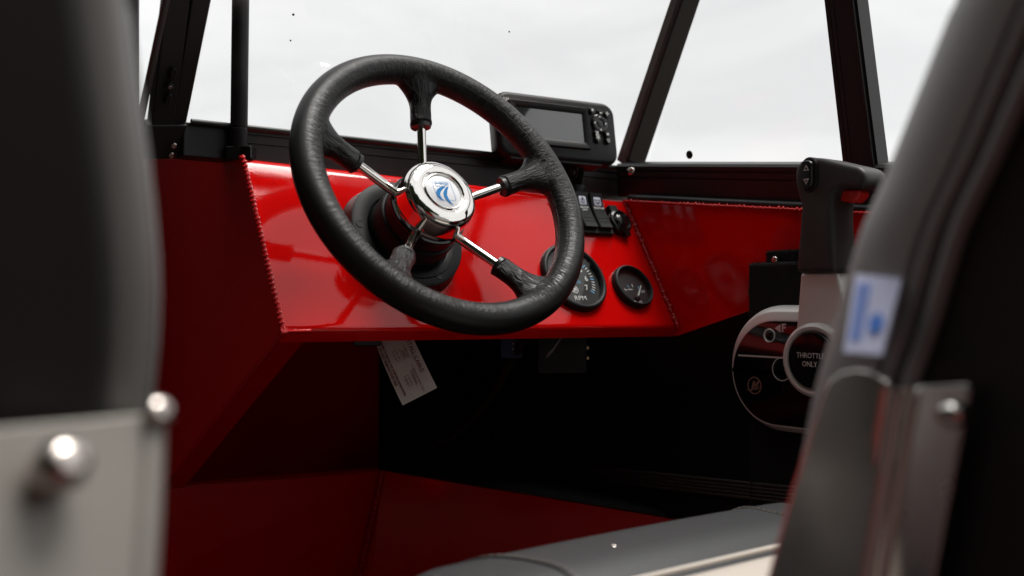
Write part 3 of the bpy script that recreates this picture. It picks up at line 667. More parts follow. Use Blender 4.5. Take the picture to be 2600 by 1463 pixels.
rocker(.0800/2-.0145, ['BILGE PUMP'], 'hull'); rocker(.0800/2-.0145-.0250, ['ANCHOR','LIGHT'], 'lamp'); rocker(.0800/2-.0145-.0500, ['NAV','LIGHT'], 'lamp')

# ================================================================== SOCKET COVER
su, sv = duv(1573,564,.006)
SK = thing('socket_cover', 'round black rubber socket cap with hinge tab beside the switches', 'socket', DF @ Matrix.Translation((su,sv,0)))
MB().lathe([(.0172,-.001),(.0172,.003),(.016,.0042),(0,.0042)], 40).build('socket_flange', 'plastic', SK, 40)
MB().lathe([(.0170,.0045),(.0176,.006),(.0176,.0085),(.0160,.0105),(.0135,.0108),(.0128,.0098),(.0112,.0096),(.0095,.0118),(.006,.0132),(0,.0136)], 48, Matrix.Rotation(math.radians(4),4,'X')).build('cap', 'gloss', SK, 45)
MB().rr(.0150,.0120,.003,[(-.001,0),(.0075,0),(.009,.0012)], Matrix.Translation((-.0035,.0190,0))).build('hinge_tab', 'plastic', SK, 40)
MB().rr(.0095,.008,.003,[(.003,0),(.0085,0),(.0095,.001)], Matrix.Translation((.004,-.0185,0))).build('pull_tab', 'gloss', SK, 40)

# ================================================================== FISH FINDER
fa_ = math.radians(6); fe = math.radians(9); fn = V((-math.sin(fa_)*math.cos(fe), -math.cos(fa_)*math.cos(fe), math.sin(fe)))
FC = PZ(1417,329,1.255); FFr = frame(FC, RT, fn)
FFr = frame(FC, V((math.cos(fa_),-math.sin(fa_),0)), fn)
ff = thing('fish_finder', 'black fish finder display with keypad on a dash bracket', 'display', FFr)
FWD, FHT = .180, .0845
def ffp(px, py, lift=.0):
    q = FFr.inverted() @ on(px, py, FC+fn*lift, fn); return q.x, q.y
MB().rr(FWD, FHT, .018, [(-.030,.012),(-.027,.006),(-.012,.001),(-.004,0),(.000,.0006),(.0032,.003),(.0042,.006)]).build('body', 'plastic', ff, 40)
MB().rr(FWD*.78, .012, .004, [(-.022,0),(-.004,0),(.001,.002)], Matrix.Translation((-.006,-FHT/2+.003,0))).build('lower_skirt', 'plastic', ff, 40)
c0 = ffp(1306,271,.004); c1 = ffp(1476,290,.004); c2 = ffp(1486,364,.004)
scw = c1[0]-c0[0]; sch = c1[1]-c2[1]; scx = (c0[0]+c1[0])/2+.0005; scy = (c1[1]+c2[1])/2
bw, bh = scw+.020, sch+.019
po = rrpts(bw/2, bh/2, .004); pi_ = rrpts(scw/2+.002, sch/2+.002, .002); pj = rrpts(scw/2-.0005, sch/2-.0005, .0012); n = len(po)
vs = [(x+scx,y+scy,.0040) for x,y in po]+[(x+scx,y+scy,.0072) for x,y in rrpts(bw/2-.002,bh/2-.002,.003)]+[(x+scx,y+scy,.0068) for x,y in pi_]+[(x+scx,y+scy,.0046) for x,y in pj]
MB().add(vs, [(j*n+i,j*n+(i+1)%n,(j+1)*n+(i+1)%n,(j+1)*n+i) for j in range(3) for i in range(n)]).build('screen_bezel', 'plastic', ff, 40)
MB().rr(scw, sch, .001, [(.0040,0),(.0046,0)], Matrix.Translation((scx,scy,0))).build('screen', 'screen', ff, 0)
def button(px, py, r, glyph=None, gs=.0055):
    x, y = ffp(px, py, .006); b = MB().lathe([(r,.0038),(r,.0058),(r*.85,.0072),(r*.4,.0078),(0,.0079)], 24, Matrix.Translation((x,y,0))).build('button', 'gloss', ff, 45)
    if glyph: text(glyph, gs, None, .0080, 'key_symbol', 'white', b, at=(x,y), bold=.00016)
    return b, x, y
button(1502,281,.0048,None); b, x, y = button(1502,281,.0046); MB().rr(.0032,.0032,.0004,[(.0079,0),(.0081,0)], Matrix.Translation((x+.0002,y+.0004,0))).build('key_symbol','white',b,0)
button(1523,286,.0046,'-',.014); button(1539.5,291,.0046,'+',.0105)
button(1514,338,.0046,'x',.0105); b, x, y = button(1541,342,.0046); MB().rr(.0036,.0028,.0004,[(.0079,0),(.0081,0)], Matrix.Translation((x,y,0))).build('key_symbol','white',b,0)
button(1517,355,.0046,'*',.015)
b, x, y = button(1543,358,.0046)
MB().tube([(x+.0020*math.cos(q), y+.0020*math.sin(q), .0079) for q in [2*math.pi*i/16 for i in range(17)]], .00035, 5).build('key_symbol','white',b,0)
MB().rr(.0006,.0024,.0002,[(.0079,0),(.0082,0)], Matrix.Translation((x,y+.0001,0))).build('key_symbol','white',b,0)
dx, dy = ffp(1523,314,.006); pad = MB().lathe([(.0128,.0038),(.0128,.0056),(.0118,.0068),(.0095,.0072),(.0062,.0070),(.0050,.0064),(.0046,.0066),(.003,.0070),(0,.0070)], 40, Matrix.Translation((dx,dy,0))).build('direction_pad', 'gloss', ff, 45)
for q in range(4):
    MB().prism([(-.0017,-.0011),(.0017,-.0011),(0,.0017)], .0071, .0074, Matrix.Translation((dx,dy,0)) @ Matrix.Rotation(q*math.pi/2,4,'Z') @ Matrix.Translation((0,.0088,0))).build('key_symbol','white',pad,0)
text('LH', .0062, None, .0046, 'lettering', 'white', ff, at=(-FWD/2+.014, FHT/2-.012), bold=.0002)
# bracket, cable and base
inv = FFr.inverted(); bk0 = inv @ PZ(1446,415,1.27); bkb = inv @ PZ(1462,478,1.30)
kb = MB(); kb.tube([inv @ PZ(1446,400,1.275), inv @ PZ(1444,440,1.28), inv @ PZ(1450,475,1.30)], .0065, 10, flat=.45); kb.tube([inv @ PZ(1478,405,1.275), inv @ PZ(1470,445,1.285), inv @ PZ(1464,475,1.30)], .0060, 10, flat=.5); kb.build('bracket_leg', 'plastic', ff, 50)
MB().tube([inv @ PZ(*p) for p in ((1462,410,1.27),(1466,430,1.27),(1462,448,1.275),(1450,464,1.285),(1440,474,1.295))], .0016, 8).build('cable', 'rubber', ff, 60)
bb = frame(PZ(1456,488,1.30), (1,0,0), (0,0,1))
MB().lathe([(.0165,-.006),(.0165,.007),(.0158,.0082),(.010,.0086),(.009,.0078),(.0,.0078)], 40, inv @ bb).build('swivel_base', 'plastic', ff, 40)

# ================================================================== THROTTLE CONTROL
XT = .900
THF = frame((XT, 0, 0), (0,-1,0), (-1,0,0))
def tp(px, py, d=0.0):
    q = onX(px, py, XT-d); return (-q.y, q.z)      # local x = aft, y = height
th = thing('throttle_control', 'silver and black side mount throttle lever with trim switch', 'throttle', THF)
bl_ = tp(1849,950,.012); bt_ = tp(2020,775,.012); bbm = tp(2020,1104,.012)
bhh = bt_[1]-bbm[1]; bcy = (bt_[1]+bbm[1])/2; bww = .215; bcx = bl_[0]+bww/2
BM_ = Matrix.Translation((bcx,bcy,0)); rad = bhh*.495
MB().rr(bww, bhh, rad, [(-.022,.012),(-.010,.003),(-.002,.0),(.003,.0006),(.0085,.0030),(.0125,.0062),(.0138,.0078)], BM_, 14).build('housing', 'silver', th, 40)
MB().rr(bww*.97, bhh*.97, rad*.97, [(-.034,.012),(-.012,.002)], BM_ @ Matrix.Translation((.004,-.007,0)), 14).build('rear_cover', 'plastic', th, 40)
pl_ = MB().rr(bww-.018, bhh-.026, rad-.010, [(.013,0),(.0143,0),(.0146,.0004)], BM_ @ Matrix.Translation((0,-.0045,0)), 14).build('face_plate', 'gloss', th, 40)
MB().rr(bww-.0155, bhh-.0235, rad-.009, [(.0135,0),(.01425,0)], BM_ @ Matrix.Translation((0,-.0045,0)), 14).build('inlay_line', 'silver', th, 40)
def tf(px, py): return tp(px, py, .0146)
x0, y0 = tf(1871,902); x1, y1 = tf(1990,902)
MB().box((x0+.002,y0-.0010,.0146),(x1+.02,y0+.0010,.0148)).build('divider_line', 'silver', pl_, 0)
fx, fy = tf(1990,834); text('F', .0125, None, .0148, 'lettering', 'silver', pl_, at=(fx,fy), bold=.0004)
ax, ay = tf(1977,834); MB().prism([(ax-.0055,ay),(ax+.0025,ay+.0046),(ax+.0025,ay-.0046)], .0146, .0148).build('arrow', 'silver', pl_, 0)
hx, hy = tf(1954,852); MB().lathe([(.0078,.0140),(.0078,.0155),(.0070,.0160),(.0062,.0150),(.0056,.0142)], 28, Matrix.Translation((hx,hy,0)), caps=False).build('button_ring', 'silver', pl_, 40); MB().lathe([(.0056,.0140),(.0052,.0152),(.003,.0162),(0,.0165)], 24, Matrix.Translation((hx,hy,0))).build('button', 'gloss', pl_, 50)
hx, hy = tf(1985,938); MB().lathe([(.0128,.0146),(.0128,.0150),(.0118,.0150),(.0118,.0146)], 36, Matrix.Translation((hx,hy,0)), caps=False).build('button_ring', 'silver', pl_, 40)
lx, ly = tf(1916,979); merc(pl_, lx, ly, .0098, .0149, 'copper')
# lever: silver arm, pivot ring and button, charcoal handle
DV = .034
def tl(px, py, d=DV): return tp(px, py, d)
arm = [tl(*p) for p in ((2016,860),(2029,694),(2122,692),(2165,860),(2150,930),(2060,940))]
MB().prism(arm, DV-.026, DV-.002).build('lever_arm', 'silver', th, 0, .003)
rc = tl(2062,915,DV+.006); RM = Matrix.Translation((rc[0],rc[1],0))
MB().lathe([(.0385,.016),(.0385,DV+.001),(.0375,DV+.0045),(.0345,DV+.0062),(.0315,DV+.0055),(.0300,DV+.003),(0,DV+.003)], 64, RM).build('pivot_ring', 'silver', th, 40)
tb = MB().lathe([(.0295,DV+.003),(.0295,DV+.0055),(.0282,DV+.0072),(.020,DV+.0080),(0,DV+.0082)], 64, RM).build('throttle_button', 'gloss', th, 40)
text('THROTTLE', .0078, RM, DV+.0084, 'lettering', 'silver', tb, at=(-.0005,.0045), xs=.88); text('ONLY', .0078, RM, DV+.0084, 'lettering', 'silver', tb, at=(-.0015,-.0042), xs=.88)
hpx = [(2029,693),(2034,620),(2040,540),(2040,515),(2031,490),(2026,465),(2026,440),(2032,418),(2046,405),(2066,400),(2094,402),(2188,424),(2203,436),(2208,456),(2203,478),(2192,482),(2150,476),(2134,478),(2124,492),(2120,540),(2123,620),(2130,693)]
hd = [tl(*p) for p in hpx]
hx_, hy_ = zip(*hd); stem = [p for p in hd]
hm = MB(); hm.prism(hd, DV-.034, DV+.006); soften(hm, 'handle', 'grip', th, .0015, 45)
rl = [tl(*p, DV-.012) for p in ((2100,480),(2190,482),(2188,500),(2172,516),(2150,514),(2100,502))]
MB().prism(rl, DV-.026, DV-.008).build('neutral_lock', 'redplastic', th, 0, .003)
sx_, sy_ = tl(2053,444,DV+.007); SMm = Matrix.Translation((sx_,sy_,DV+.0035)) @ Matrix.Rotation(math.radians(-8),4,'Y')
MB().rr(.0215,.0365,.0105,[(-.004,0),(.0026,0),(.0034,.0008)], SMm, 10).build('switch_surround', 'plastic', th, 40)
ts = MB().rr(.0150,.0300,.0074,[(0,0),(.0050,.0),(.0062,.0010)], SMm, 10).build('trim_switch', 'gloss', th, 40)
for s_ in (1,-1):
    p = [(-.0040,.0042*s_),(.0040,.0042*s_),(0,.0102*s_)]; pi2 = [(-.0022,.0052*s_),(.0022,.0052*s_),(0,.0086*s_)]
    ringmesh(p, pi2, .0064, SMm, 'silver', ts, 'arrow')

# carpeted mounting block with bracket tab behind the throttle
cbk = wthing('carpeted_block', 'black carpeted block on the side behind the throttle lever', 'block')
k0, k1 = onX(1898,668,.905), onX(2080,668,.905); kz = onX(1898,900,.905)
yA, yB = k0.y, k0.y-.30; zt_, zb_ = k0.z, k0.z-.34
MB().box((.905,yB,zb_),(.96,yA,zt_)).build('block', 'carpet', cbk, 0, .004)
t0 = onX(1943,637,.912); MB().box((.912,yB+.02,zt_-.01),(.925,t0.y,t0.z)).build('tab', 'carpet', cbk, 0, .003)
pile = MB()
for (xa, ya, yb_, za, zb2, cnt) in ((.905,yB,yA,zb_+.15,zt_,9000),(.912,yB+.02,t0.y,zt_-.01,t0.z,2500)):
    for i in range(cnt):
        y = random.uniform(ya,yb_); z = random.uniform(za,zb2); edge = random.random()
        if edge < .12: p = V((random.uniform(xa,xa+.03), y, zb2)); n_ = V((0,0,1))
        elif edge < .20: p = V((random.uniform(xa,xa+.02), yb_, z)); n_ = V((0,1,0))
        else: p = V((xa,y,z)); n_ = V((-1,0,0))
        d = (n_ + V((random.uniform(-.9,.9),random.uniform(-.9,.9),random.uniform(-.9,.5)))).normalized()*random.uniform(.0015,.0042); sd = d.cross(V((random.random(),random.random(),random.random()))).normalized()*.00032
        pile.add([p-sd-n_*.001, p+sd-n_*.001, p+d], [(0,1,2)])
po_ = pile.build('carpet_pile', 'pile', cbk, 0); po_['kind'] = 'stuff'
rivet(frame(onX(1967,660,.909), (0,-1,0), (-1,0,0)), .0042, cbk, hole=True)

# ================================================================== UNDER-DASH THINGS
tgA, tgB, tgC, tgD = PZ(931,872,1.085), PZ(1047,860,1.09), PZ(1110,985,1.09), PZ(1031,1044,1.085)
tag_ = wthing('paper_tag', 'white paper instruction tag with red print hanging below the dash', 'tag')
xd = (tgC-tgB).normalized(); nrm = (tgB-tgA).cross(tgC-tgA).normalized()
if nrm.dot(CAM-tgA) < 0: nrm = -nrm
TGF = frame(tgC, xd, nrm); wid = (tgD-tgC).length; lng = .118
def curl(x): return -.55*(x+.03)**2*8*(1 if x < -.03 else 0)
vs = []; fs = []; nn = 20
for i in range(nn+1):
    x = -lng*1.0 + lng*i/nn
    for y in (0, -wid):
        yo = y - (.0032*((x+.05)/.05)**2 if y < 0 else .0)*0 + (0.010*((-x)/lng)**2 if y < 0 else .004*((-x)/lng)**2)
        vs.append((x, yo, curl(x)))
for i in range(nn): fs.append((2*i, 2*i+1, 2*i+3, 2*i+2))
tg = MB().add([TGF @ V(p) for p in vs], fs).build('paper', 'paper', tag_, 0)
so_ = tg.modifiers.new('s','SOLIDIFY'); so_.thickness = .0004
def tt(s, size, x, y, xs=1, b=0):
    o = text(s, size, None, 0, 'lettering', 'redprint', None, 'RIGHT', xs=xs, bold=b)
    for v in o.data.vertices:
        X = v.co.x + x + .008; v.co = TGF @ V((X, v.co.y + y + .005*((-X)/lng)**2, curl(X) + .0006 + v.co.z))
    o.parent = tag_
tt('TO INSTALL CABLE:', .0064, -.030, -.0065, 1.0)
tt('3. REPLACE PIN & TAG', .0031, -.012, -.0140); tt('AS SHOWN', .0031, -.022, -.0172)
tt('2. INSTALL', .0031, -.052, -.0130); tt('CABLE', .0031, -.053, -.0165)
tt('1. REMOVE', .0031, -.082, -.0120); tt('PIN', .0031, -.083, -.0155)
tt('DO NOT REMOVE THIS TAG', .0040, -.030, -.0385, .9, .0001); tt('WARNING: REFER TO MANUAL FOR COMPLETE INSTRUCTIONS', .0028, -.016, -.0345, .95, .0001)
for cx in (-.018,-.048,-.078):
    sk = MB()
    for (x0,y0,x1,y1) in ((-.009,-.024,.003,-.024),(.003,-.024,.003,-.028),(.003,-.028,-.009,-.028),(-.009,-.028,-.009,-.024),(-.005,-.022,-.005,-.030),(-.001,-.022,-.001,-.030),(-.009,-.020,.006,-.0205),(.006,-.0205,.007,-.0195)):
        A = TGF @ V((cx+x0,y0+.002,curl(cx)+.0005)); B = TGF @ V((cx+x1,y1+.002,curl(cx)+.0005)); sk.tube([A,B], .00018, 4)
    sk.build('drawing', 'redprint', tag_, 0)
MB().rr(.030,.014,.003,[(-.006,0),(.005,0),(.006,.001)], frame(PZ(934,862,1.075), RT, -FW)).build('cable_clip', 'gloss', tag_, 40)

sc_ = MB(); sc_.tube(dense([tuple(PZ(*p)) for p in ((1330,862,1.20),(1300,920,1.24),(1255,1000,1.30),(1180,1090,1.38),(1080,1150,1.44))], 6), .0055, 12)
sco = sc_.build('steering_cable', 'rubber', None, 60); sco['label'] = 'black steering cable running down into the dark under the dash'; sco['category'] = 'cable'
fz = wthing('fuse_block', 'black terminal block with blue connector tucked under the dash', 'fuse block')
FZ = frame(PZ(1440,880,1.22), RT, -FW)
MB().rr(.060,.058,.003,[(-.03,0),(.002,0),(.003,.001)], FZ @ Matrix.Translation((-.006,-.004,0))).build('housing', 'dial', fz, 40)
for dy_ in (-.002,-.0145):
    MB().rr(.007,.0035,.001,[(-.004,0),(.001,0)], FZ @ Matrix.Translation((.0235,dy_,-.004))).build('terminal', 'brass', fz, 30)
MB().rr(.026,.032,.002,[(-.02,0),(.002,0)], FZ @ Matrix.Translation((-.068,.002,0))).build('connector', 'bluewire', fz, 40)
for i in range(3): MB().lathe([(.0010,.0),(.0010,.003),(0,.003)], 8, FZ @ Matrix.Translation((-.0665,.010-.0065*i,0))).build('pin', 'brass', fz, 0)
stp = MB(); sp_ = [PZ(1428,850,1.18), PZ(1418,868,1.18), PZ(1405,888,1.175), PZ(1390,903,1.17)]
stp.tube(sp_, lambda t: .0048+.003*t, 8, flat=.16)
sobj = stp.build('frayed_strap', 'strap', None, 50); sobj['label'] = 'frayed pale strap end dangling under the dash beside the fuse block'; sobj['category'] = 'strap'

# ================================================================== SEATS
XS = .41
hs = wthing('helm_seat', 'charcoal helm seat on the right with slate grey cushion and steel bracket', 'seat')
def sy_z(px, py, x=XS): q = onX(px, py, x); return (q.y, q.z)
fe_ = [(2460,-90),(2422,0),(2330,215),(2238,430),(2160,600),(2098,800),(2040,975),(2000,1140),(1965,1300),(1945,1463),(1935,1600)]
fpts = [sy_z(*p) for p in fe_]
top_ext = (fpts[0][0]-.050, fpts[0][1]+.13)
fpts = [top_ext] + fpts
def sideprism(front, d0, d1, x0, x1, name, material, bev_, parent, seg=5):
    """band between offsets d0..d1 aft of the front curve, swept across x0..x1"""
    pts = [(y-d0, z) for y,z in front] + [(y-d1, z) for y,z in front[::-1]]
    m = Matrix(((0,0,1,0),(1,0,0,0),(0,1,0,0),(0,0,0,1)))
    return MB().prism(pts, x0, x1, m).build(name, material, parent, 40, bev_, seg)
cs = []
for k in range(13):
    q = math.radians(90*k/12); cs.append((XS+.040*(1-math.sin(q)), -.050*(1-math.cos(q))))
cs += [(XS+.006,-.054),(XS+.40,-.054)] + [(XS+.40-.040*(1-math.sin(math.radians(90-90*k/12))), -.050*(1-math.cos(math.radians(90-90*k/12)))) for k in range(13)]
def loft(front, cs, name, material, parent):
    n = len(cs); vs = []; fs = []
    for y, z in front: vs += [(x, y+dy, z) for x, dy in cs]
    for j in range(len(front)-1):
        for i in range(n): fs.append((j*n+(i+1)%n, j*n+i, (j+1)*n+i, (j+1)*n+(i+1)%n))
    fs += [tuple(range(n))[::-1], tuple(range((len(front)-1)*n, len(front)*n))]
    return MB().add(vs, fs).build(name, material, parent, 50)
fpts = [(y+.009+.012*max(0,min(1.2,(z-.6)/.3)), z) for y, z in dense(fpts)]
loft(fpts, cs, 'backrest', 'vinyl', hs)
sideprism(fpts, .050, .150, XS+.007, XS+.393, 'back_shell', 'vinyl_black_shade', .012, hs)
for d_, nm in ((.056,'piping'),(.067,'piping')):
    MB().tube([V((XS+.004,y-d_,z)) for y,z in fpts], .0042, 10).build(nm, 'vinyl', hs, 60)
# sewn label
lb = [onX(px, py, XS-d_) for px, py, d_ in ((2172,695,.003),(2288,708,.003),(2238,902,.024),(2142,893,.024))]
lab = MB().slab(lb, .0015).build('sewn_label', 'fabric_white', hs, 0)
ln_ = (lb[1]-lb[0]).cross(lb[3]-lb[0]).normalized(); ln_ = ln_ if ln_.dot(CAM-lb[0]) > 0 else -ln_
def lq(u, v): return lb[0].lerp(lb[1],u).lerp(lb[3].lerp(lb[2],u), v) + ln_*.0008
MB().slab([lq(.70+.17*math.cos(q), .62+.13*math.sin(q)) for q in [2*math.pi*k/24 for k in range(24)]], .0003).build('label_print', 'label_blue', lab, 0)
for u_ in (.12,.20,.28,.36):
    MB().slab([lq(u_,.12), lq(u_+.035,.12), lq(u_+.035,.86), lq(u_,.86)], .0003).build('label_print', 'label_blue', lab, 0)
# steel side bracket with rounded shoulder and fold
def hb_(px,py,x=XS-.010): return onX(px,py,x)
bp = [(2090,1000),(2106,966),(2135,945),(2172,937),(2215,944),(2252,966),(2268,985),(2230,1240),(2190,1470),(2170,1600),(1915,1600),(1948,1463),(2010,1240)]
Nbr = V((-.97,-.235,.15)).normalized(); Pbr = hb_(2268,985,XS-.006)
MB().slab([on(p[0],p[1],Pbr,Nbr) for p in bp], .003).build('bracket', 'bracket', hs, 0, .0012)
br_ = [(2268,985),(2455,975),(2462,990),(2415,1240),(2372,1463),(2345,1600),(2170,1600),(2190,1470),(2230,1240)]
pts = []
MB().slab([hb_(*p, XS-.004) for p in br_], .003).build('bracket_flange', 'bracket', hs, 0, .0012)
MB().tube([hb_(2268,985,XS-.008), hb_(2230,1240,XS-.008), hb_(2190,1470,XS-.008), hb_(2170,1600,XS-.008)], .0048, 12).build('bracket_fold', 'chrome', hs, 60)
MB().tube([hb_(2318,983,XS-.004), hb_(2275,1240,XS-.004), hb_(2235,1470,XS-.004)], .0040, 12).build('bracket_fold', 'chrome', hs, 60)
MB().lathe([(.0058,-.002),(.0060,.003),(.0050,.0062),(.0028,.008),(0,.0085)], 28, frame(hb_(2424,1052,XS-.006),(0,-1,0),(-1,0,0))).build('bolt', 'chrome', hs, 60)
# seat cushion: front roll, end panel and cream insert
YF = .630; ZC = .75-.1885
cx0, cx1 = .322, .80
def cushion(x0, x1, y0, y1, z0, z1, name, material, r, crown=0.0, parent=hs):
    """soft block with rounded rims"""
    nx, ny = 26, 18; vs = []; fs = []
    def sq(t, n_): a = abs(t); return math.copysign(1-(1-a)**1.0, t)
    for j in range(ny+1):
        for i in range(nx+1):
            u, v = -1+2*i/nx, -1+2*j/ny
            uu = math.copysign(abs(u)**.7, u); vv = math.copysign(abs(v)**.7, v)
            x = (x0+x1)/2+(x1-x0)/2*uu; y = (y0+y1)/2+(y1-y0)/2*vv
            ex = max(0, abs(x-(x0+x1)/2)-((x1-x0)/2-r))/r; ey = max(0, abs(y-(y0+y1)/2)-((y1-y0)/2-r))/r
            e_ = min(1, math.hypot(ex,ey)); z = z1 - r*(1-math.sqrt(max(0,1-e_*e_))) + crown*(1-uu*uu)*(1-vv*vv)
            vs.append((x,y,z))
    for j in range(ny):
        for i in range(nx): a = j*(nx+1)+i; fs.append((a,a+1,a+nx+2,a+nx+1))
    b = len(vs); ring_ = [i for i in range(nx+1)] + [j*(nx+1)+nx for j in range(1,ny+1)] + [ny*(nx+1)+i for i in range(nx-1,-1,-1)] + [j*(nx+1) for j in range(ny-1,0,-1)]
    vs += [(vs[i][0],vs[i][1],z0) for i in ring_]; n_ = len(ring_)
    for k in range(n_): fs.append((ring_[(k+1)%n_], ring_[k], b+k, b+(k+1)%n_))
    fs.append(tuple(b+k for k in range(n_)))
    return MB().add(vs, fs).build(name, material, parent, 60)
cush = cushion(cx0, cx1, .478, YF, ZC-.12, ZC+.002, 'cushion_front_roll', 'vinyl_grey', .058, .004)
ins = cushion(cx0+.085, cx1-.05, .18, .484, ZC-.12, ZC-.001, 'cushion_insert', 'vinyl_cream', .014, .006)
cushion(cx0+.004, cx0+.095, .18, .520, ZC-.12, ZC+.004, 'cushion_bolster', 'vinyl_grey', .032, .003)
MB().tube([(cx0+.09,.484,ZC+.001),(cx1-.06,.484,ZC+.001)], .0020, 8).build('piping', 'vinyl_cream', ins, 60)
# stitched seams across the roll
def seam_on(px_pts, z_, name='stitching'):
    st = MB(); P_ = [on(px,py,(0,0,z_),V((0,0,1))) for px,py in px_pts]
    for i in range(len(P_)-1):
        a, b = P_[i], P_[i+1]; k = max(1, int((b-a).length/.0046))
        for j in range(k): st.tube([a.lerp(b,(j+.12)/k)+V((0,0,.0006)), a.lerp(b,(j+.8)/k)+V((0,0,.0006))], .0006, 5)
    return st
def roll_z(x, y):
    r = .058; ex = max(0, abs(x-(cx0+cx1)/2)-((cx1-cx0)/2-r))/r; ey = max(0, abs(y-(.478+YF)/2)-((YF-.478)/2-r))/r; e_ = min(1,math.hypot(ex,ey))
    u, v = (x-(cx0+cx1)/2)/((cx1-cx0)/2), (y-(.478+YF)/2)/((YF-.478)/2)
    return ZC+.002-r*(1-math.sqrt(1-e_*e_))+.004*max(0,1-u*u)*max(0,1-v*v)
def stitches(fn, k, off, name):
    st = MB(); gr = MB(); pts = [V(fn(i/k)) for i in range(k+1)]
    for i in range(k):
        a, b = pts[i], pts[i+1]; st.tube([a.lerp(b,.1)+V((0,0,.0007)), a.lerp(b,.75)+V((0,0,.0007))], .0007, 5)
    gr.tube([p+V(off) for p in pts], .0011, 6)
    st.build(name, 'thread', cush, 0); gr.build('seam', 'vinyl_black_shade', cush, 60)
def s1(t): y = .484+ (YF-.490)*t; x = cx0+.120 - .060*t**3; return (x, y, roll_z(x,y)+.0003)
def s2(t): y = .490+(YF-.494)*t; x = .690+.012*t; return (x, y, roll_z(x,y)+.0003)
stitches(s1, 26, (-.004,0,.0), 'stitching'); stitches(s2, 22, (.003,0,.0), 'stitching')
MB().lathe([(.0022,-.001),(.0022,.0006),(.0012,.0013),(0,.0014)], 16, Matrix.Translation((.505,.545,roll_z(.505,.545)))).build('stud', 'screw', cush, 50)
MB().box((cx0+.03,.16,ZC-.15),(cx1-.03,.60,ZC-.119)).build('seat_base', 'plastic', hs, 0, .006)
MB().tube([(.59,.37,.24),(.59,.37,ZC-.14)], .035, 24).build('pedestal', 'silver', hs, 60)

# passenger seat on the left (seen from behind)
ls = wthing('passenger_seat', 'dark passenger seat backrest in the left foreground with metal mounting plate', 'seat')
Prl = V((.1,.335,.76)); Nrl = V((0,-.985,-.17)).normalized()
def onL(px,py,lift=0): return on(px,py,Prl+Nrl*lift,Nrl)
edge = [(322,-160),(338,-60),(350,40),(368,190),(388,340),(405,500),(417,640),(420,760),(414,900),(402,1020),(392,1120),(385,1300),(380,1700)]
rp = [onL(p[0]+24, p[1]) for p in edge]; lp = [p+V((-.46,0,0)) for p in rp]
sh = [p+V((-.016,0,0)) for p in rp]
MB().slab(sh+lp[::-1], .075).build('back_shell', 'vinyl_black_shade', ls, 40, .030, 6)  # near-black: shade on the rear face is put into the colour
MB().tube([V(p) for p in dense([tuple(q+V((-.0215,.0245,0))) for q in rp], 4)], .0215, 24).build('side_roll', 'vinyl_lit_roll', ls, 60)  # paler grey: light catching the rolled edge is put into the colour
bp2 = [p+V((.0135,.050,0)) for p in rp]
fp2 = bp2+[p+V((-.48,0,0)) for p in bp2[::-1]]
MB().slab(fp2, .055).build('backrest', 'vinyl', ls, 40, .016, 5)
MB().tube([p+V((-.003,.036,0)) for p in rp], .0085, 12).build('piping', 'vinyl_black_shade', ls, 60)
Npl = V((.18,-.90,.40)).normalized(); Ppl = onL(372,1050,.004)
def onP(px,py,lift=0): return on(px,py,Ppl+Npl*lift,Npl)
pp = [onP(-120,1092), onP(200,1064), onP(372,1048), onP(384,1064), onP(372,1300), onP(342,1700), onP(-120,1700)]
MB().slab(pp, .004).build('mounting_plate', 'plate', ls, 0, .0015)
MB().tube([onP(382,1062,-.003), onP(370,1300,-.003), onP(340,1700,-.003)], .005, 12).build('plate_return', 'plate', ls, 60)
def bolt(px, py, r, proud, zoff=0):
    p = onP(px,py); m = frame(p, (1,0,0), Npl)
    MB().lathe([(r*.75,-.003),(r*.75,proud*.35),(r,proud*.4),(r,proud*.7),(r*.85,proud*.92),(r*.4,proud),(0,proud)], 28, m).build('bolt', 'screw', ls, 60)
bolt(392,1054,.0046,.006); bolt(118,1212,.0080,.018)
MB().lathe([(.0042,-.002),(.0042,.001),(.003,.003),(0,.0036)], 20, frame(rp[6]+V((.0145,.075,.004)), (0,1,0), (1,-.6,.1))).build('bolt', 'screw', ls, 60)
MB().box((-.33,.36,ZC-.12),(.06,.80,ZC)).build('cushion', 'vinyl_grey', ls, 40, .03, 4)
MB().tube([(-.14,.58,.24),(-.14,.58,ZC-.11)], .035, 24).build('pedestal', 'silver', ls, 60)

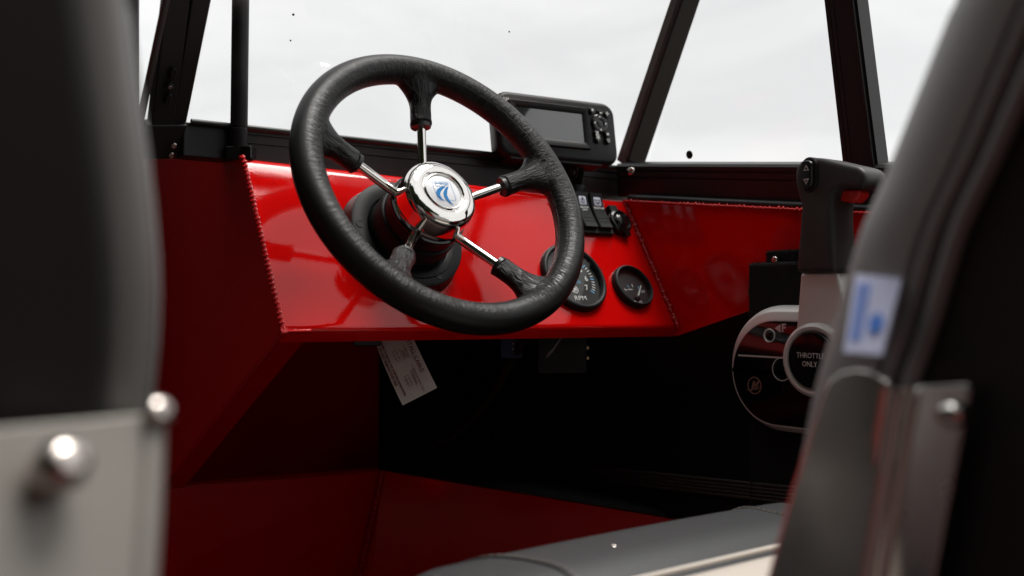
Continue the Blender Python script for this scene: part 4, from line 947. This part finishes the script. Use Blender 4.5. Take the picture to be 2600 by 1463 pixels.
# ================================================================== TREES ashore, behind and to port (seen in the polished metal)
def tree(x, y, h, r, seed, label):
    rnd = random.Random(seed); t = thing('shore_tree', label, 'tree', V((x,y,-.45)), 'trees on the shore behind the boat')
    mb = MB(); mb.tube([(0,0,0),(.1,.05,h*.3),(0,.1,h*.6),(.1,0,h*.85)], lambda q: .22*(1-q*.8), 10)
    for k in range(7):
        a = rnd.uniform(0,6.28); z = h*rnd.uniform(.3,.6); mb.tube([(0,0,z),(r*.4*math.cos(a),r*.4*math.sin(a),z+h*.12),(r*.75*math.cos(a),r*.75*math.sin(a),z+h*.22)], lambda q: .08*(1-q*.8), 6)
    mb.build('trunk', 'bark', t, 50)
    cl = [(rnd.gauss(0,r*.42), rnd.gauss(0,r*.42), h*rnd.uniform(.12,1.0), rnd.uniform(.5,1.0)*r*.42) for _ in range(46)]
    vs = []; fs = []
    for i in range(12000):
        cx, cy, cz, cr_ = rnd.choice(cl); d = V((rnd.gauss(0,1),rnd.gauss(0,1),rnd.gauss(0,1))).normalized()*cr_*rnd.random()**.4
        p = V((cx,cy,cz))+d; s_ = rnd.uniform(.18,.36); a = V((rnd.gauss(0,1),rnd.gauss(0,1),rnd.gauss(0,1))).normalized()*s_; b = a.orthogonal().normalized()*s_*.6
        o_ = len(vs); vs += [p-a, p+b, p+a, p-b]; fs.append((o_,o_+1,o_+2,o_+3))
    MB().add(vs, fs).build('crown', 'leaf', t, 0)
    return t
TREE_LABEL = 'dark leafy tree ashore astern of the boat, seen mirrored in the polished hub'
protos = [tree(-5.6, 4.6, 7.6, 2.7, 101, TREE_LABEL), tree(-5.2, 1.4, 8.0, 2.7, 102, TREE_LABEL)]
spots = [(-5.4,-1.6,1.0),(-4.6,-4.6,1.05),(-2.0,-6.0,1.0),(0.8,-7.4,.8),(-6.8,8.2,1.0),(-5.2,11.0,.95),(-8.8,12.5,1.2),(-8.6,3.4,1.2),(-8.0,-3.2,1.2),(-4.2,-8.6,1.2)]
for i, (x,y,k) in enumerate(spots):
    src = protos[i % 2]; c = src.copy(); COL.objects.link(c)
    c.matrix_world = Matrix.Translation((x,y,-.45)) @ Matrix.Rotation(i*1.9,4,'Z') @ Matrix.Scale(k,4)
    for ch in list(src.children):
        q = ch.copy(); COL.objects.link(q); q.parent = c
